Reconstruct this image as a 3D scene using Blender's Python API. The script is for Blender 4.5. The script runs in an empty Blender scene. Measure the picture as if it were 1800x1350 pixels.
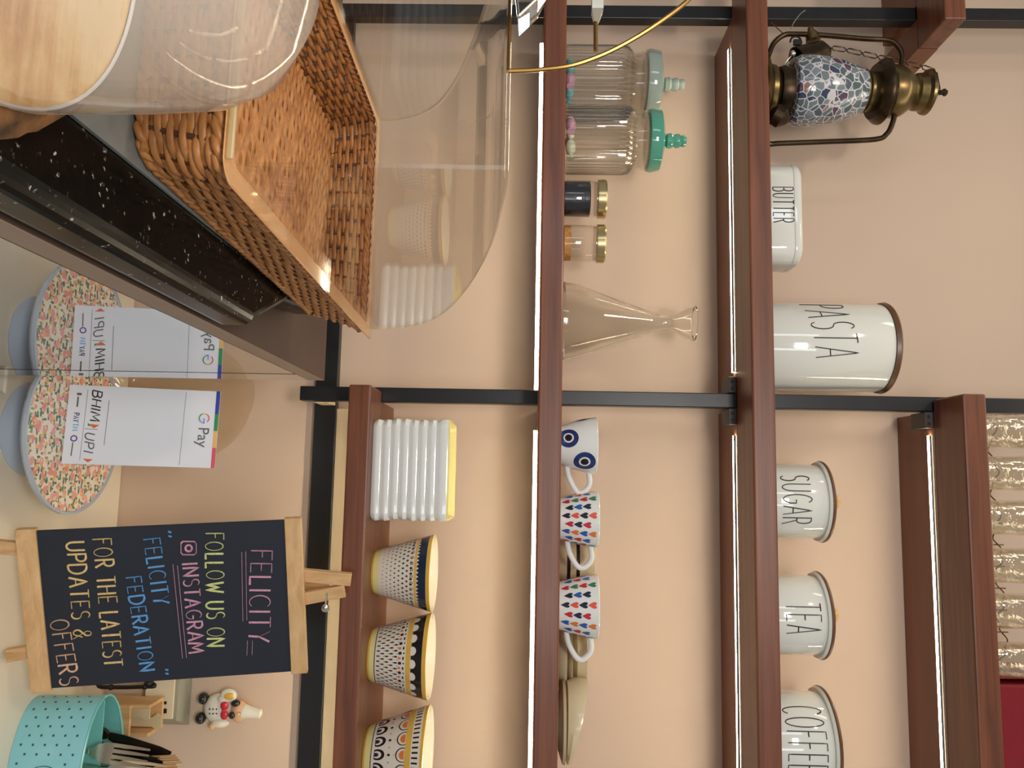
import bpy, bmesh, math, random
from mathutils import Vector, Matrix
random.seed(7)
C = bpy.context.scene.collection
PI = math.pi
sin, cos = math.sin, math.cos
EZ = 1.6                                   # eye height above the floor

# ------------------------------------------------------------------ camera
F_PX, YAW, PITCH, ROLL = 1412.7, 0.119956, 0.020266, 0.017356
_F = Vector((-sin(YAW)*cos(PITCH), cos(YAW)*cos(PITCH), -sin(PITCH)))
_R = _F.cross(Vector((0, 0, 1))).normalized()
_U = _R.cross(_F)
_R, _U = _R*cos(ROLL) + _U*sin(ROLL), _U*cos(ROLL) - _R*sin(ROLL)
cam_d = bpy.data.cameras.new('camera')
cam = bpy.data.objects.new('camera', cam_d); C.objects.link(cam)
cam_d.sensor_fit = 'HORIZONTAL'; cam_d.sensor_width = 36.0
cam_d.lens = F_PX/1800*36.0; cam_d.clip_start = 0.02
# the phone was held on its side: the picture's right is the room's up
cam.matrix_world = Matrix(((_U.x, -_R.x, -_F.x, 0), (_U.y, -_R.y, -_F.y, 0), (_U.z, -_R.z, -_F.z, EZ), (0, 0, 0, 1)))
bpy.context.scene.camera = cam

def ray(V, y):
    d = _F*F_PX + _U*(V-900) + _R*(y-675)
    return d/d.y
def at(V, y, Y):                           # world point at depth Y
    return ray(V, y)*Y + Vector((0, 0, EZ))
def atz(V, y, z):                          # world point at height z (relative to the eye)
    d = ray(V, y); return d*(z/d.z) + Vector((0, 0, EZ))
def plane_hit(V, y, o, n):
    d = ray(V, y); e = Vector((0, 0, EZ))
    return e + d*((o-e).dot(n)/d.dot(n))

# ------------------------------------------------------------------ light
sc = bpy.context.scene
sc.view_settings.view_transform = 'Standard'
sc.view_settings.look = 'None'
sc.view_settings.gamma = 1.0
sc.view_settings.use_curve_mapping = False
sc.view_settings.exposure = 0.0
w = bpy.data.worlds.new('room_ambience'); sc.world = w; w.use_nodes = True
w.node_tree.nodes['Background'].inputs[0].default_value = (0.72, 0.71, 0.70, 1)
w.node_tree.nodes['Background'].inputs[1].default_value = 0.40

def area(name, loc, target, size, power, col, sy=None, shape='RECTANGLE'):
    l = bpy.data.lights.new(name, 'AREA'); l.energy = power; l.color = col
    l.shape = shape; l.size = size
    if sy: l.size_y = sy
    o = bpy.data.objects.new(name, l); C.objects.link(o); o.location = loc
    o.rotation_euler = (Vector(target)-Vector(loc)).to_track_quat('-Z', 'Y').to_euler()
    return o
area('streak_daylight', (-1.5, -2.0, 1.9), (-0.3, 1.3, 1.3), 0.30, 9, (0.78, 0.88, 1.0), 1.9)  # bluish window, made tall and narrow to draw highlight streaks on the enamel
area('streak_daylight', (0.75, -2.1, 1.9), (0.1, 1.3, 1.3), 0.28, 9, (0.86, 0.92, 1.0), 1.7)  # unseen daylight lamp added for further highlight streaks
area('ceiling_downlight', (-0.75, 0.25, 2.9), (-0.75, 0.25, 0), 0.14, 7, (1.0, 0.86, 0.68), shape='DISK')
area('front_fill', (-0.02, -0.55, 2.15), (0.15, 1.3, 0.85), 0.45, 15, (1.0, 0.96, 0.92))  # unseen fill lamp added in front to brighten counter and lower wall
area('ceiling_wash', (-0.35, 1.12, 2.78), (-0.35, 1.42, 1.9), 1.1, 1.7, (1.0, 0.88, 0.72), 0.08)
LED_POWER = 45.0

# ------------------------------------------------------------------ materials
class N:
    def __init__(s, name):
        s.m = bpy.data.materials.new(name); s.m.use_nodes = True
        s.t = s.m.node_tree; s.b = s.t.nodes['Principled BSDF']; s.out = s.t.nodes['Material Output']
    def n(s, typ, **kw):
        x = s.t.nodes.new(typ)
        for k, v in kw.items():
            if k in x.inputs: x.inputs[k].default_value = v
            else: setattr(x, k, v)
        return x
    def l(s, a, b): s.t.links.new(a, b)
    def ramp(s, fac, stops, interp='LINEAR'):
        r = s.n('ShaderNodeValToRGB'); r.color_ramp.interpolation = interp
        e = r.color_ramp.elements
        while len(e) < len(stops): e.new(0.5)
        for i, (p, c) in enumerate(stops):
            e[i].position = p; e[i].color = (*c, 1) if len(c) == 3 else c
        s.l(fac, r.inputs[0]); return r.outputs[0]
    def coords(s, scale=(1, 1, 1)):
        tc = s.n('ShaderNodeTexCoord'); mp = s.n('ShaderNodeMapping'); mp.inputs['Scale'].default_value = scale
        s.l(tc.outputs['Object'], mp.inputs[0]); return mp.outputs[0]
    def bump(s, h, strength=0.2, dist=0.002):
        b = s.n('ShaderNodeBump'); b.inputs['Strength'].default_value = strength; b.inputs['Distance'].default_value = dist
        s.l(h, b.inputs['Height']); s.l(b.outputs[0], s.b.inputs['Normal'])
def srgb(r, g, b):
    f = lambda v: (v/255/12.92) if v/255 <= 0.04045 else ((v/255+0.055)/1.055)**2.4
    return (f(r), f(g), f(b))
def mat(name, col, rough=0.5, metal=0.0, spec=0.5, vary=0.0, scale=30, bump=0.0, coat=0.0):
    k = N(name); k.b.inputs['Roughness'].default_value = rough; k.b.inputs['Metallic'].default_value = metal
    k.b.inputs['Specular IOR Level'].default_value = spec; k.b.inputs['Coat Weight'].default_value = coat
    k.b.inputs['Base Color'].default_value = (*col, 1)
    if vary or bump:
        nz = k.n('ShaderNodeTexNoise', Scale=scale, Detail=5.0); k.l(k.coords(), nz.inputs['Vector'])
        if vary:
            a = tuple(max(0, c*(1-vary)) for c in col); b2 = tuple(min(1, c*(1+vary)) for c in col)
            k.l(k.ramp(nz.outputs[0], [(0.3, a), (0.7, b2)]), k.b.inputs['Base Color'])
        if bump: k.bump(nz.outputs[0], bump)
    return k.m
def wood(name, dark, light, rough=0.35, axis=0, grain=60.0, coat=0.0, stretch=0.04):
    k = N(name); s = [grain]*3; s[axis] = grain*stretch
    v = k.coords(tuple(s))
    n1 = k.n('ShaderNodeTexNoise', Scale=1.0, Detail=8.0, Roughness=0.62, Distortion=0.6); k.l(v, n1.inputs['Vector'])
    mid = tuple((a+b)/2 for a, b in zip(dark, light))
    k.l(k.ramp(n1.outputs[0], [(0.28, dark), (0.5, mid), (0.72, light)]), k.b.inputs['Base Color'])
    k.b.inputs['Roughness'].default_value = rough; k.b.inputs['Coat Weight'].default_value = coat
    k.b.inputs['Coat Roughness'].default_value = 0.15
    k.bump(n1.outputs[0], 0.15, 0.001); return k.m
def thin_glass(name, tint=(1, 1, 1), base=0.04, top=0.95, rough=0.0, milk=None, milk_amt=0.0, power=5.0, bumpscale=0, bumpstr=0.3, gloss=(1, 1, 1)):
    k = N(name); k.t.nodes.remove(k.b)
    lw = k.n('ShaderNodeLayerWeight'); lw.inputs['Blend'].default_value = 0.5
    p = k.n('ShaderNodeMath', operation='POWER'); k.l(lw.outputs['Facing'], p.inputs[0]); p.inputs[1].default_value = power
    q = k.n('ShaderNodeMath', operation='MULTIPLY_ADD'); k.l(p.outputs[0], q.inputs[0]); q.inputs[1].default_value = top-base; q.inputs[2].default_value = base
    tr = k.n('ShaderNodeBsdfTransparent'); tr.inputs[0].default_value = (*tint, 1)
    gl = k.n('ShaderNodeBsdfGlossy'); gl.inputs['Roughness'].default_value = rough; gl.inputs[0].default_value = (*gloss, 1)
    body = tr.outputs[0]
    if milk:
        df = k.n('ShaderNodeBsdfDiffuse'); df.inputs[0].default_value = (*milk, 1)
        ms = k.n('ShaderNodeMixShader'); ms.inputs[0].default_value = milk_amt
        k.l(body, ms.inputs[1]); k.l(df.outputs[0], ms.inputs[2]); body = ms.outputs[0]
    mx = k.n('ShaderNodeMixShader'); k.l(q.outputs[0], mx.inputs[0]); k.l(body, mx.inputs[1]); k.l(gl.outputs[0], mx.inputs[2])
    k.l(mx.outputs[0], k.out.inputs[0])
    if bumpscale:
        nz = k.n('ShaderNodeTexNoise', Scale=bumpscale, Detail=3.0); k.l(k.coords(), nz.inputs['Vector'])
        b = k.n('ShaderNodeBump'); b.inputs['Strength'].default_value = bumpstr; b.inputs['Distance'].default_value = 0.004
        k.l(nz.outputs[0], b.inputs['Height']); k.l(b.outputs[0], gl.inputs['Normal']); k.l(b.outputs[0], lw.inputs['Normal'])
    return k.m
def emit(name, col, s):
    k = N(name); k.t.nodes.remove(k.b); e = k.n('ShaderNodeEmission'); e.inputs[0].default_value = (*col, 1); e.inputs[1].default_value = s
    k.l(e.outputs[0], k.out.inputs[0]); return k.m

M = {}
M['wall'] = mat('blush_paint', srgb(206, 182, 160), 0.75, vary=0.03, scale=3, spec=0.25, bump=0.03)
M['rail'] = wood('red_brown_rail_wood', srgb(84, 45, 28), srgb(136, 78, 48), 0.38, 0, 70, 0.12)
M['board'] = wood('brown_board_laminate', srgb(112, 66, 42), srgb(134, 82, 55), 0.42, 0, 30)
M['black'] = mat('black_steel', srgb(24, 24, 25), 0.35, vary=0.25, scale=25, bump=0.05)
M['led'] = emit('warm_led_diffuser', (1.0, 0.87, 0.62), LED_POWER)
M['alu'] = mat('aluminium_channel', srgb(150, 146, 140), 0.4, 0.8)
M['clip'] = mat('dark_grey_clip', srgb(66, 58, 54), 0.5)
M['cream_paint'] = mat('cream_paint', srgb(226, 205, 170), 0.6, vary=0.04, scale=12)
M['counter'] = mat('cream_counter', srgb(232, 220, 198), 0.3, vary=0.03, scale=6)
M['enamel'] = mat('pale_enamel', srgb(226, 226, 215), 0.09, coat=0.6, vary=0.01, scale=10)
M['ink'] = mat('black_lettering', srgb(38, 34, 34), 0.4)
M['bronze_rim'] = mat('brown_rim', srgb(104, 72, 48), 0.35, vary=0.15)
M['knobwood'] = wood('pale_knob_wood', srgb(178, 132, 74), srgb(220, 178, 118), 0.5, 2, 60)
M['brass'] = mat('antique_brass', srgb(118, 100, 66), 0.32, 0.9, vary=0.35, scale=40, bump=0.08)
M['brass_dark'] = mat('dark_bronze', srgb(66, 52, 36), 0.34, 0.85, vary=0.35, scale=40, bump=0.08)
M['gold'] = mat('brass_wire', srgb(140, 108, 58), 0.35, 0.95, vary=0.12, scale=60)
M['white'] = mat('white_china', srgb(232, 232, 226), 0.12, coat=0.4, vary=0.01, scale=10)
M['cream'] = mat('cream_china', srgb(214, 196, 158), 0.25, coat=0.3, vary=0.04, scale=15)
M['yellowin'] = mat('pale_yellow_glaze', srgb(232, 220, 150), 0.2, coat=0.3, vary=0.03)
M['bowlin'] = mat('cream_bowl_inside', srgb(236, 229, 204), 0.2, coat=0.3, vary=0.02)
M['ochre'] = mat('ochre_glaze', srgb(222, 176, 78), 0.2, coat=0.3, vary=0.08)
M['offwhite'] = mat('offwhite_glaze', srgb(226, 216, 200), 0.15, coat=0.4, vary=0.02)
M['navy'] = mat('navy_glaze', srgb(28, 42, 66), 0.2, coat=0.3, vary=0.15)
M['blackgl'] = mat('black_glaze', srgb(30, 28, 32), 0.2, coat=0.3)
M['orange'] = mat('orange_glaze', srgb(222, 122, 56), 0.25)
M['red'] = mat('red_glaze', srgb(196, 50, 62), 0.25)
M['coral'] = mat('coral_glaze', srgb(224, 88, 72), 0.25)
M['green'] = mat('green_glaze', srgb(62, 124, 88), 0.25)
M['blue'] = mat('blue_glaze', srgb(44, 92, 170), 0.25)
M['eyeblue'] = mat('eye_blue_glaze', srgb(36, 54, 110), 0.2, vary=0.25, scale=80)
M['teal'] = mat('teal_enamel', srgb(138, 208, 216), 0.28, coat=0.3, vary=0.03)
M['tealin'] = mat('teal_inner', srgb(122, 196, 190), 0.3, vary=0.04)
M['tealdark'] = mat('dark_teal_print', srgb(46, 84, 92), 0.4)
M['steel'] = mat('polished_steel', srgb(222, 212, 192), 0.2, 1.0, vary=0.06)
M['darksteel'] = mat('dark_steel', srgb(70, 60, 52), 0.22, 0.9, vary=0.2)
M['pine'] = wood('pine', srgb(196, 150, 98), srgb(232, 194, 142), 0.5, 0, 60)
M['pinev'] = wood('pine_upright', srgb(190, 144, 94), srgb(228, 188, 136), 0.5, 2, 60)
M['chalk'] = mat('slate_board', srgb(31, 37, 49), 0.7, vary=0.1, scale=8)
for nm, c in (('pink', (206, 150, 170)), ('lime', (206, 212, 140)), ('sky', (96, 158, 214)), ('straw', (222, 190, 128)), ('peach', (226, 180, 146)), ('pale', (200, 212, 226))):
    M['c_'+nm] = mat('chalk_'+nm, srgb(*c), 0.9, vary=0.18, scale=260)
M['smoke'] = mat('brown_case_top', srgb(84, 66, 58), 0.65, vary=0.04, spec=0.1)
M['caseedge'] = mat('tan_case_edge', srgb(158, 138, 120), 0.45, vary=0.05)
M['casein'] = mat('pale_case_lining', srgb(150, 158, 170), 0.5)
M['sealant'] = mat('black_sealant', srgb(14, 14, 14), 0.5)
M['card'] = mat('white_card', srgb(232, 234, 238), 0.25)
for nm, c in (('gb', (60, 100, 220)), ('gr', (220, 66, 54)), ('gy', (244, 184, 60)), ('gg', (46, 140, 84)), ('grey', (96, 98, 104)), ('purple', (96, 50, 150)), ('cyan', (60, 170, 226)), ('ptn', (28, 48, 110)), ('stripeb', (40, 62, 168)), ('striper', (216, 84, 96)), ('stripey', (236, 184, 108)), ('flago', (226, 110, 50))):
    M[nm] = mat('print_'+nm, srgb(*c), 0.4)
M['socket'] = mat('socket_plastic', srgb(222, 208, 178), 0.35, vary=0.02)
M['socketbox'] = mat('grey_box_metal', srgb(150, 146, 130), 0.4, vary=0.05)
M['wicker'] = wood('wicker_cane', srgb(142, 88, 44), srgb(198, 136, 76), 0.45, 0, 90, stretch=0.5)
M['wickerdark'] = mat('dark_cane', srgb(84, 50, 26), 0.6, vary=0.25)
M['rimwood'] = wood('tan_rim_cane', srgb(192, 132, 78), srgb(226, 170, 112), 0.4, 1, 50)
M['redbox'] = mat('red_plastic', srgb(136, 24, 34), 0.3, vary=0.05)
M['pinkbox'] = mat('dusty_red_lid', srgb(176, 92, 84), 0.35, vary=0.05)
M['skin'] = mat('tan_face_paint', srgb(226, 178, 132), 0.3)
M['whitepaint'] = mat('white_figure_paint', srgb(230, 224, 206), 0.3, vary=0.03)
M['bluegrey'] = mat('blue_grey_enamel', srgb(176, 186, 198), 0.15, coat=0.5)
M['acrylic'] = thin_glass('clear_acrylic', (0.985, 0.98, 0.965), 0.018, 0.85)
M['acryledge'] = thin_glass('lit_acrylic_edge', (0.93, 0.88, 0.74), 0.10, 0.8, 0.1, srgb(226, 204, 150), 0.35)  # LED light caught in the cover's edges is put into this yellow
M['milky'] = thin_glass('hazy_plastic', (0.95, 0.93, 0.90), 0.03, 0.6, 0.08, srgb(214, 204, 192), 0.34)
M['jarglass'] = thin_glass('jar_glass', (0.975, 0.97, 0.95), 0.04, 0.8, power=3.2)
M['ribglass'] = thin_glass('ribbed_glass', (0.95, 0.945, 0.92), 0.05, 0.85, power=3.0)
M['ripple'] = thin_glass('rippled_amber_glass', (0.985, 0.965, 0.92), 0.05, 0.85, 0.03, srgb(206, 168, 104), 0.05, 2.6, 40, 0.7)
M['crackle'] = thin_glass('wavy_clear_glass', (0.95, 0.92, 0.84), 0.12, 0.9, 0.02, None, 0, 2.5, 45, 0.8)
M['pane'] = thin_glass('reflective_case_glass', (0.62, 0.66, 0.72), 0.30, 0.97, 0.0, None, 0, 3.0)
M['grey_sheet'] = mat('pale_sheet', srgb(128, 134, 134), 0.2, vary=0.12, scale=14, coat=0.4)  # reflected window light is put into this grey
def _glass():
    k = N('clear_thick_glass'); k.b.inputs['Base Color'].default_value = (0.985, 0.985, 0.955, 1)
    k.b.inputs['Transmission Weight'].default_value = 1; k.b.inputs['Roughness'].default_value = 0.0; k.b.inputs['IOR'].default_value = 1.45
    return k.m
M['thick'] = _glass()
def _green(name, c, t):
    k = N(name); k.b.inputs['Base Color'].default_value = (*c, 1); k.b.inputs['Roughness'].default_value = 0.06
    k.b.inputs['Transmission Weight'].default_value = t; k.b.inputs['Coat Weight'].default_value = 0.5; return k.m
M['lidgreen'] = _green('sea_green_glass', srgb(96, 176, 150), 0.25)
M['lidgrey'] = _green('grey_mint_glass', srgb(176, 190, 178), 0.3)
def _granite():
    k = N('black_speckled_granite'); v = k.coords()
    vo = k.n('ShaderNodeTexVoronoi', Scale=420.0); k.l(v, vo.inputs['Vector'])
    nz = k.n('ShaderNodeTexNoise', Scale=170.0, Detail=2.0); k.l(v, nz.inputs['Vector'])
    mu = k.n('ShaderNodeMath', operation='MULTIPLY'); k.l(vo.outputs['Color'], mu.inputs[0]); k.l(nz.outputs[0], mu.inputs[1])
    k.l(k.ramp(mu.outputs[0], [(0.0, srgb(13, 12, 12)), (0.47, srgb(20, 18, 16)), (0.53, srgb(74, 70, 58)), (0.60, srgb(180, 180, 170))]), k.b.inputs['Base Color'])
    k.b.inputs['Roughness'].default_value = 0.2; k.b.inputs['Specular IOR Level'].default_value = 0.1; return k.m
M['granite'] = _granite()
def _mosaic():
    k = N('mosaic_glass'); v = k.coords()
    dn = k.n('ShaderNodeTexNoise', Scale=60.0); k.l(v, dn.inputs['Vector'])
    ad = k.n('ShaderNodeVectorMath', operation='MULTIPLY_ADD'); k.l(dn.outputs['Color'], ad.inputs[0]); ad.inputs[1].default_value = (0.008,)*3; k.l(v, ad.inputs[2])
    e = k.n('ShaderNodeTexVoronoi', Scale=76.0, feature='DISTANCE_TO_EDGE'); k.l(ad.outputs[0], e.inputs['Vector'])
    c = k.n('ShaderNodeTexVoronoi', Scale=76.0); k.l(ad.outputs[0], c.inputs['Vector'])
    sp = k.n('ShaderNodeSeparateColor'); k.l(c.outputs['Color'], sp.inputs[0])
    cells = k.ramp(sp.outputs[0], [(0.0, srgb(84, 96, 104)), (0.28, srgb(112, 124, 126)), (0.45, srgb(84, 100, 98)), (0.6, srgb(58, 64, 92)), (0.68, srgb(124, 134, 138)), (0.84, srgb(92, 70, 88)), (0.90, srgb(104, 116, 118)), (0.95, srgb(204, 200, 198)), (0.98, srgb(150, 112, 100))], 'CONSTANT')
    g = k.ramp(e.outputs['Distance'], [(0.035, (1, 1, 1)), (0.07, (0, 0, 0))])
    mx = k.n('ShaderNodeMix', data_type='RGBA'); k.l(g, mx.inputs['Factor']); k.l(cells, mx.inputs[6]); mx.inputs[7].default_value = (*srgb(210, 204, 206), 1)
    k.l(mx.outputs[2], k.b.inputs['Base Color']); k.b.inputs['Roughness'].default_value = 0.12; k.b.inputs['Coat Weight'].default_value = 0.4
    k.bump(e.outputs['Distance'], 0.3, 0.002); return k.m
M['mosaic'] = _mosaic()
def _floral():
    k = N('floral_print'); v = k.coords()
    def layer(scale, off, stretch, rot):
        mp = k.n('ShaderNodeMapping'); mp.inputs['Location'].default_value = off; mp.inputs['Scale'].default_value = stretch; mp.inputs['Rotation'].default_value = (0, 0, rot)
        k.l(v, mp.inputs[0]); vo = k.n('ShaderNodeTexVoronoi', Scale=scale, voronoi_dimensions='2D'); k.l(mp.outputs[0], vo.inputs['Vector']); return vo
    base = srgb(236, 226, 208); last = None
    sets = [(54, (0.1, 0.3, 0), (1, 2.2, 1), 0.5, 0.31, srgb(110, 138, 112), srgb(70, 110, 96)),
            (57, (0.5, 0.2, 0), (2.2, 1, 1), 0.2, 0.28, srgb(74, 112, 100), srgb(150, 160, 110)),
            (42, (0.2, 0.7, 0), (1, 1.2, 1), 0.0, 0.30, srgb(226, 142, 126), srgb(234, 176, 170)),
            (50, (0.9, 0.1, 0), (1.3, 1, 1), 0.9, 0.24, srgb(226, 146, 152), srgb(236, 190, 120)),
            (86, (0.4, 0.9, 0), (1, 1, 1), 0.4, 0.2, srgb(244, 214, 150), srgb(236, 200, 190))]
    for sc_, off, st, rot, thr, c1, c2 in sets:
        vo = layer(sc_, off, st, rot)
        sp = k.n('ShaderNodeSeparateColor'); k.l(vo.outputs['Color'], sp.inputs[0])
        col = k.ramp(sp.outputs[0], [(0.0, c1), (1.0, c2)])
        fac = k.ramp(vo.outputs['Distance'], [(thr-0.06, (1, 1, 1)), (thr, (0, 0, 0))])
        mx = k.n('ShaderNodeMix', data_type='RGBA'); k.l(fac, mx.inputs['Factor'])
        if last is None: mx.inputs[6].default_value = (*base, 1)
        else: k.l(last, mx.inputs[6])
        k.l(col, mx.inputs[7]); last = mx.outputs[2]
    k.l(last, k.b.inputs['Base Color']); k.b.inputs['Roughness'].default_value = 0.2; k.b.inputs['Coat Weight'].default_value = 0.2; return k.m
M['floral'] = _floral()
def _slice():
    k = N('cut_log_face'); v = k.coords((1, 1, 1))
    nz = k.n('ShaderNodeTexNoise', Scale=9.0, Detail=6.0); k.l(v, nz.inputs['Vector'])
    v2 = k.coords((14, 160, 10)); n2 = k.n('ShaderNodeTexNoise', Scale=1.0, Detail=4.0); k.l(v2, n2.inputs['Vector'])
    mu = k.n('ShaderNodeMath', operation='MULTIPLY_ADD'); k.l(n2.outputs[0], mu.inputs[0]); mu.inputs[1].default_value = 0.55; k.l(nz.outputs[0], mu.inputs[2])
    n3 = k.n('ShaderNodeTexNoise', Scale=38.0, Detail=5.0, Roughness=0.7); k.l(v, n3.inputs['Vector'])
    m3 = k.n('ShaderNodeMath', operation='MULTIPLY_ADD'); k.l(n3.outputs[0], m3.inputs[0]); m3.inputs[1].default_value = 0.5; m3.inputs[2].default_value = -0.22
    ad = k.n('ShaderNodeMath', operation='ADD'); k.l(mu.outputs[0], ad.inputs[0]); k.l(m3.outputs[0], ad.inputs[1])
    k.l(k.ramp(ad.outputs[0], [(0.50, srgb(176, 120, 66)), (0.68, srgb(222, 174, 116)), (0.85, srgb(244, 208, 152)), (1.0, srgb(248, 222, 176))]), k.b.inputs['Base Color'])
    k.b.inputs['Roughness'].default_value = 0.6; return k.m
M['slice'] = _slice()
M['bark'] = mat('bark', srgb(128, 86, 44), 0.85, vary=0.75, scale=60, bump=1.0)
M['seedo'] = mat('orange_seeds', srgb(196, 138, 70), 0.6, vary=0.3, scale=200)
M['dark_spice'] = mat('black_seed_fill', srgb(26, 27, 34), 0.3, vary=0.3, scale=200, bump=0.3)
M['candy_pink'] = mat('pink_candy', srgb(216, 160, 186), 0.3, vary=0.15, scale=120)
M['candy_teal'] = mat('teal_candy', srgb(96, 176, 178), 0.3, vary=0.2, scale=120)
M['candy_cream'] = mat('cream_candy', srgb(226, 224, 196), 0.3, vary=0.1, scale=120)
M['floor'] = mat('grey_floor_tile', srgb(120, 112, 104), 0.5, vary=0.05, scale=4)
M['lidmetal'] = mat('jar_lid_metal', srgb(196, 176, 128), 0.25, 0.9, vary=0.1)
M['cable'] = mat('black_cable', srgb(20, 19, 18), 0.45)

# ------------------------------------------------------------------ mesh helpers
class MB:
    def __init__(s): s.bm = bmesh.new(); s.mats = []
    def mi(s, m):
        m = M[m] if isinstance(m, str) else m
        if m not in s.mats: s.mats.append(m)
        return s.mats.index(m)
    def face(s, vs, i):
        try: f = s.bm.faces.new(vs); f.material_index = i; return f
        except ValueError: return None
    def loft(s, rings, m, cap=(True, True), close=False, T=None):
        ms = m if isinstance(m, list) else [m]*(len(rings)-1+(1 if close else 0))
        T = T or Matrix.Identity(4)
        rs = [[s.bm.verts.new(T @ Vector(p)) for p in r] for r in rings]
        n = len(rs[0]); k = len(rs)
        for a in range(k-1+(1 if close else 0)):
            i = s.mi(ms[a]); r0, r1 = rs[a], rs[(a+1) % k]
            for j in range(n): s.face((r0[j], r0[(j+1) % n], r1[(j+1) % n], r1[j]), i)
        if not close:
            if cap[0]: s.face(list(reversed(rs[0])), s.mi(ms[0]))
            if cap[1]: s.face(rs[-1], s.mi(ms[-1]))
        return s
    def lathe(s, prof, m, n=40, T=None, sx=1.0, sy=1.0, cap=(True, True)):
        return s.loft([[(max(r, 1e-5)*cos(2*PI*j/n)*sx, max(r, 1e-5)*sin(2*PI*j/n)*sy, z) for j in range(n)] for r, z in prof], m, cap, T=T)
    def tube(s, pts, r, m, n=8, closed=False, flat=1.0, T=None):
        pts = [Vector(p) for p in pts]; k = len(pts); rings = []; up = None
        for i, p in enumerate(pts):
            a = pts[(i-1) % k] if (closed or i > 0) else p
            b = pts[(i+1) % k] if (closed or i < k-1) else p
            t = b-a
            if t.length < 1e-9: t = Vector((0, 0, 1))
            t.normalize()
            if up is None: up = Vector((0, 0, 1)) if abs(t.z) < 0.9 else Vector((0, 1, 0))
            x = t.cross(up)
            if x.length < 1e-5: x = t.orthogonal()
            x.normalize(); yv = x.cross(t).normalized(); up = yv
            rr_ = r[i] if isinstance(r, (list, tuple)) else r
            rings.append([p + (x*cos(2*PI*j/n) + yv*sin(2*PI*j/n)*flat)*rr_ for j in range(n)])
        return s.loft(rings, m, close=closed, T=T)
    def box(s, a, b, m, T=None):
        (x0, y0, z0), (x1, y1, z1) = a, b
        return s.loft([[(x0, y0, z), (x1, y0, z), (x1, y1, z), (x0, y1, z)] for z in (z0, z1)], m, T=T)
    def prism(s, poly, z0, z1, m, T=None):
        return s.loft([[(x, y, z) for x, y in poly] for z in (z0, z1)], m, T=T)
    def fan(s, c, ring, m):
        i = s.mi(m); cv = s.bm.verts.new(c); vs = [s.bm.verts.new(p) for p in ring]
        for j in range(len(vs)): s.face((cv, vs[j], vs[(j+1) % len(vs)]), i)
        return s
    def ball(s, c, r, m, n=16, sc=(1, 1, 1), T=None):
        k = n//2
        rings = [[(c[0]+r*sc[0]*sin(PI*a/k)*cos(2*PI*j/n), c[1]+r*sc[1]*sin(PI*a/k)*sin(2*PI*j/n), c[2]-r*sc[2]*cos(PI*a/k)) for j in range(n)] for a in range(1, k)]
        rings = [[(c[0], c[1], c[2]-r*sc[2]+1e-5*0)]*0 or [(c[0]+1e-5*cos(2*PI*j/n), c[1]+1e-5*sin(2*PI*j/n), c[2]-r*sc[2]) for j in range(n)]] + rings + [[(c[0]+1e-5*cos(2*PI*j/n), c[1]+1e-5*sin(2*PI*j/n), c[2]+r*sc[2]) for j in range(n)]]
        return s.loft(rings, m, T=T)
    def build(s, name, parent=None, origin=None, smooth=35, bevel=0, seg=2, fix=True):
        if fix: bmesh.ops.recalc_face_normals(s.bm, faces=s.bm.faces)
        if origin is not None: bmesh.ops.translate(s.bm, vec=-Vector(origin), verts=s.bm.verts)
        me = bpy.data.meshes.new(name); s.bm.to_mesh(me); s.bm.free()
        for m in s.mats: me.materials.append(m)
        if smooth:
            for p in me.polygons: p.use_smooth = True
            me.set_sharp_from_angle(angle=math.radians(smooth))
        o = bpy.data.objects.new(name, me); C.objects.link(o)
        if parent: o.parent = parent
        elif origin is not None: o.location = origin
        if bevel:
            b = o.modifiers.new('edge_bevel', 'BEVEL'); b.width = bevel; b.segments = seg; b.limit_method = 'ANGLE'; b.angle_limit = math.radians(40)
        return o
def tag(o, label, cat, group=None, kind=None):
    o['label'] = label; o['category'] = cat
    if group: o['group'] = group
    if kind: o['kind'] = kind
    return o
def thing(name, label, cat, loc, rotz=0, group=None):
    o = bpy.data.objects.new(name, None); C.objects.link(o); o.location = loc; o.rotation_euler = (0, 0, rotz)
    o.empty_display_size = 0.05
    return tag(o, label, cat, group)
def copy_tree(o, parent=None):
    c = o.copy(); C.objects.link(c)
    if parent: c.parent = parent
    for ch in list(o.children): copy_tree(ch, c)
    return c
def struct(o): o['kind'] = 'structure'; return o
def rr(hx, hy, rad, z, k=5):
    pts = []
    for cx, cy, a0 in ((hx-rad, hy-rad, 0), (-hx+rad, hy-rad, PI/2), (-hx+rad, -hy+rad, PI), (hx-rad, -hy+rad, 1.5*PI)):
        for i in range(k+1):
            a = a0+PI/2*i/k; pts.append((cx+rad*cos(a), cy+rad*sin(a), z))
    return pts
def arc(cx, cy, rx, ry, a0, a1, n=9):
    return [(cx+rx*cos(math.radians(a0+(a1-a0)*i/n)), cy+ry*sin(math.radians(a0+(a1-a0)*i/n))) for i in range(n+1)]

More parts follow.
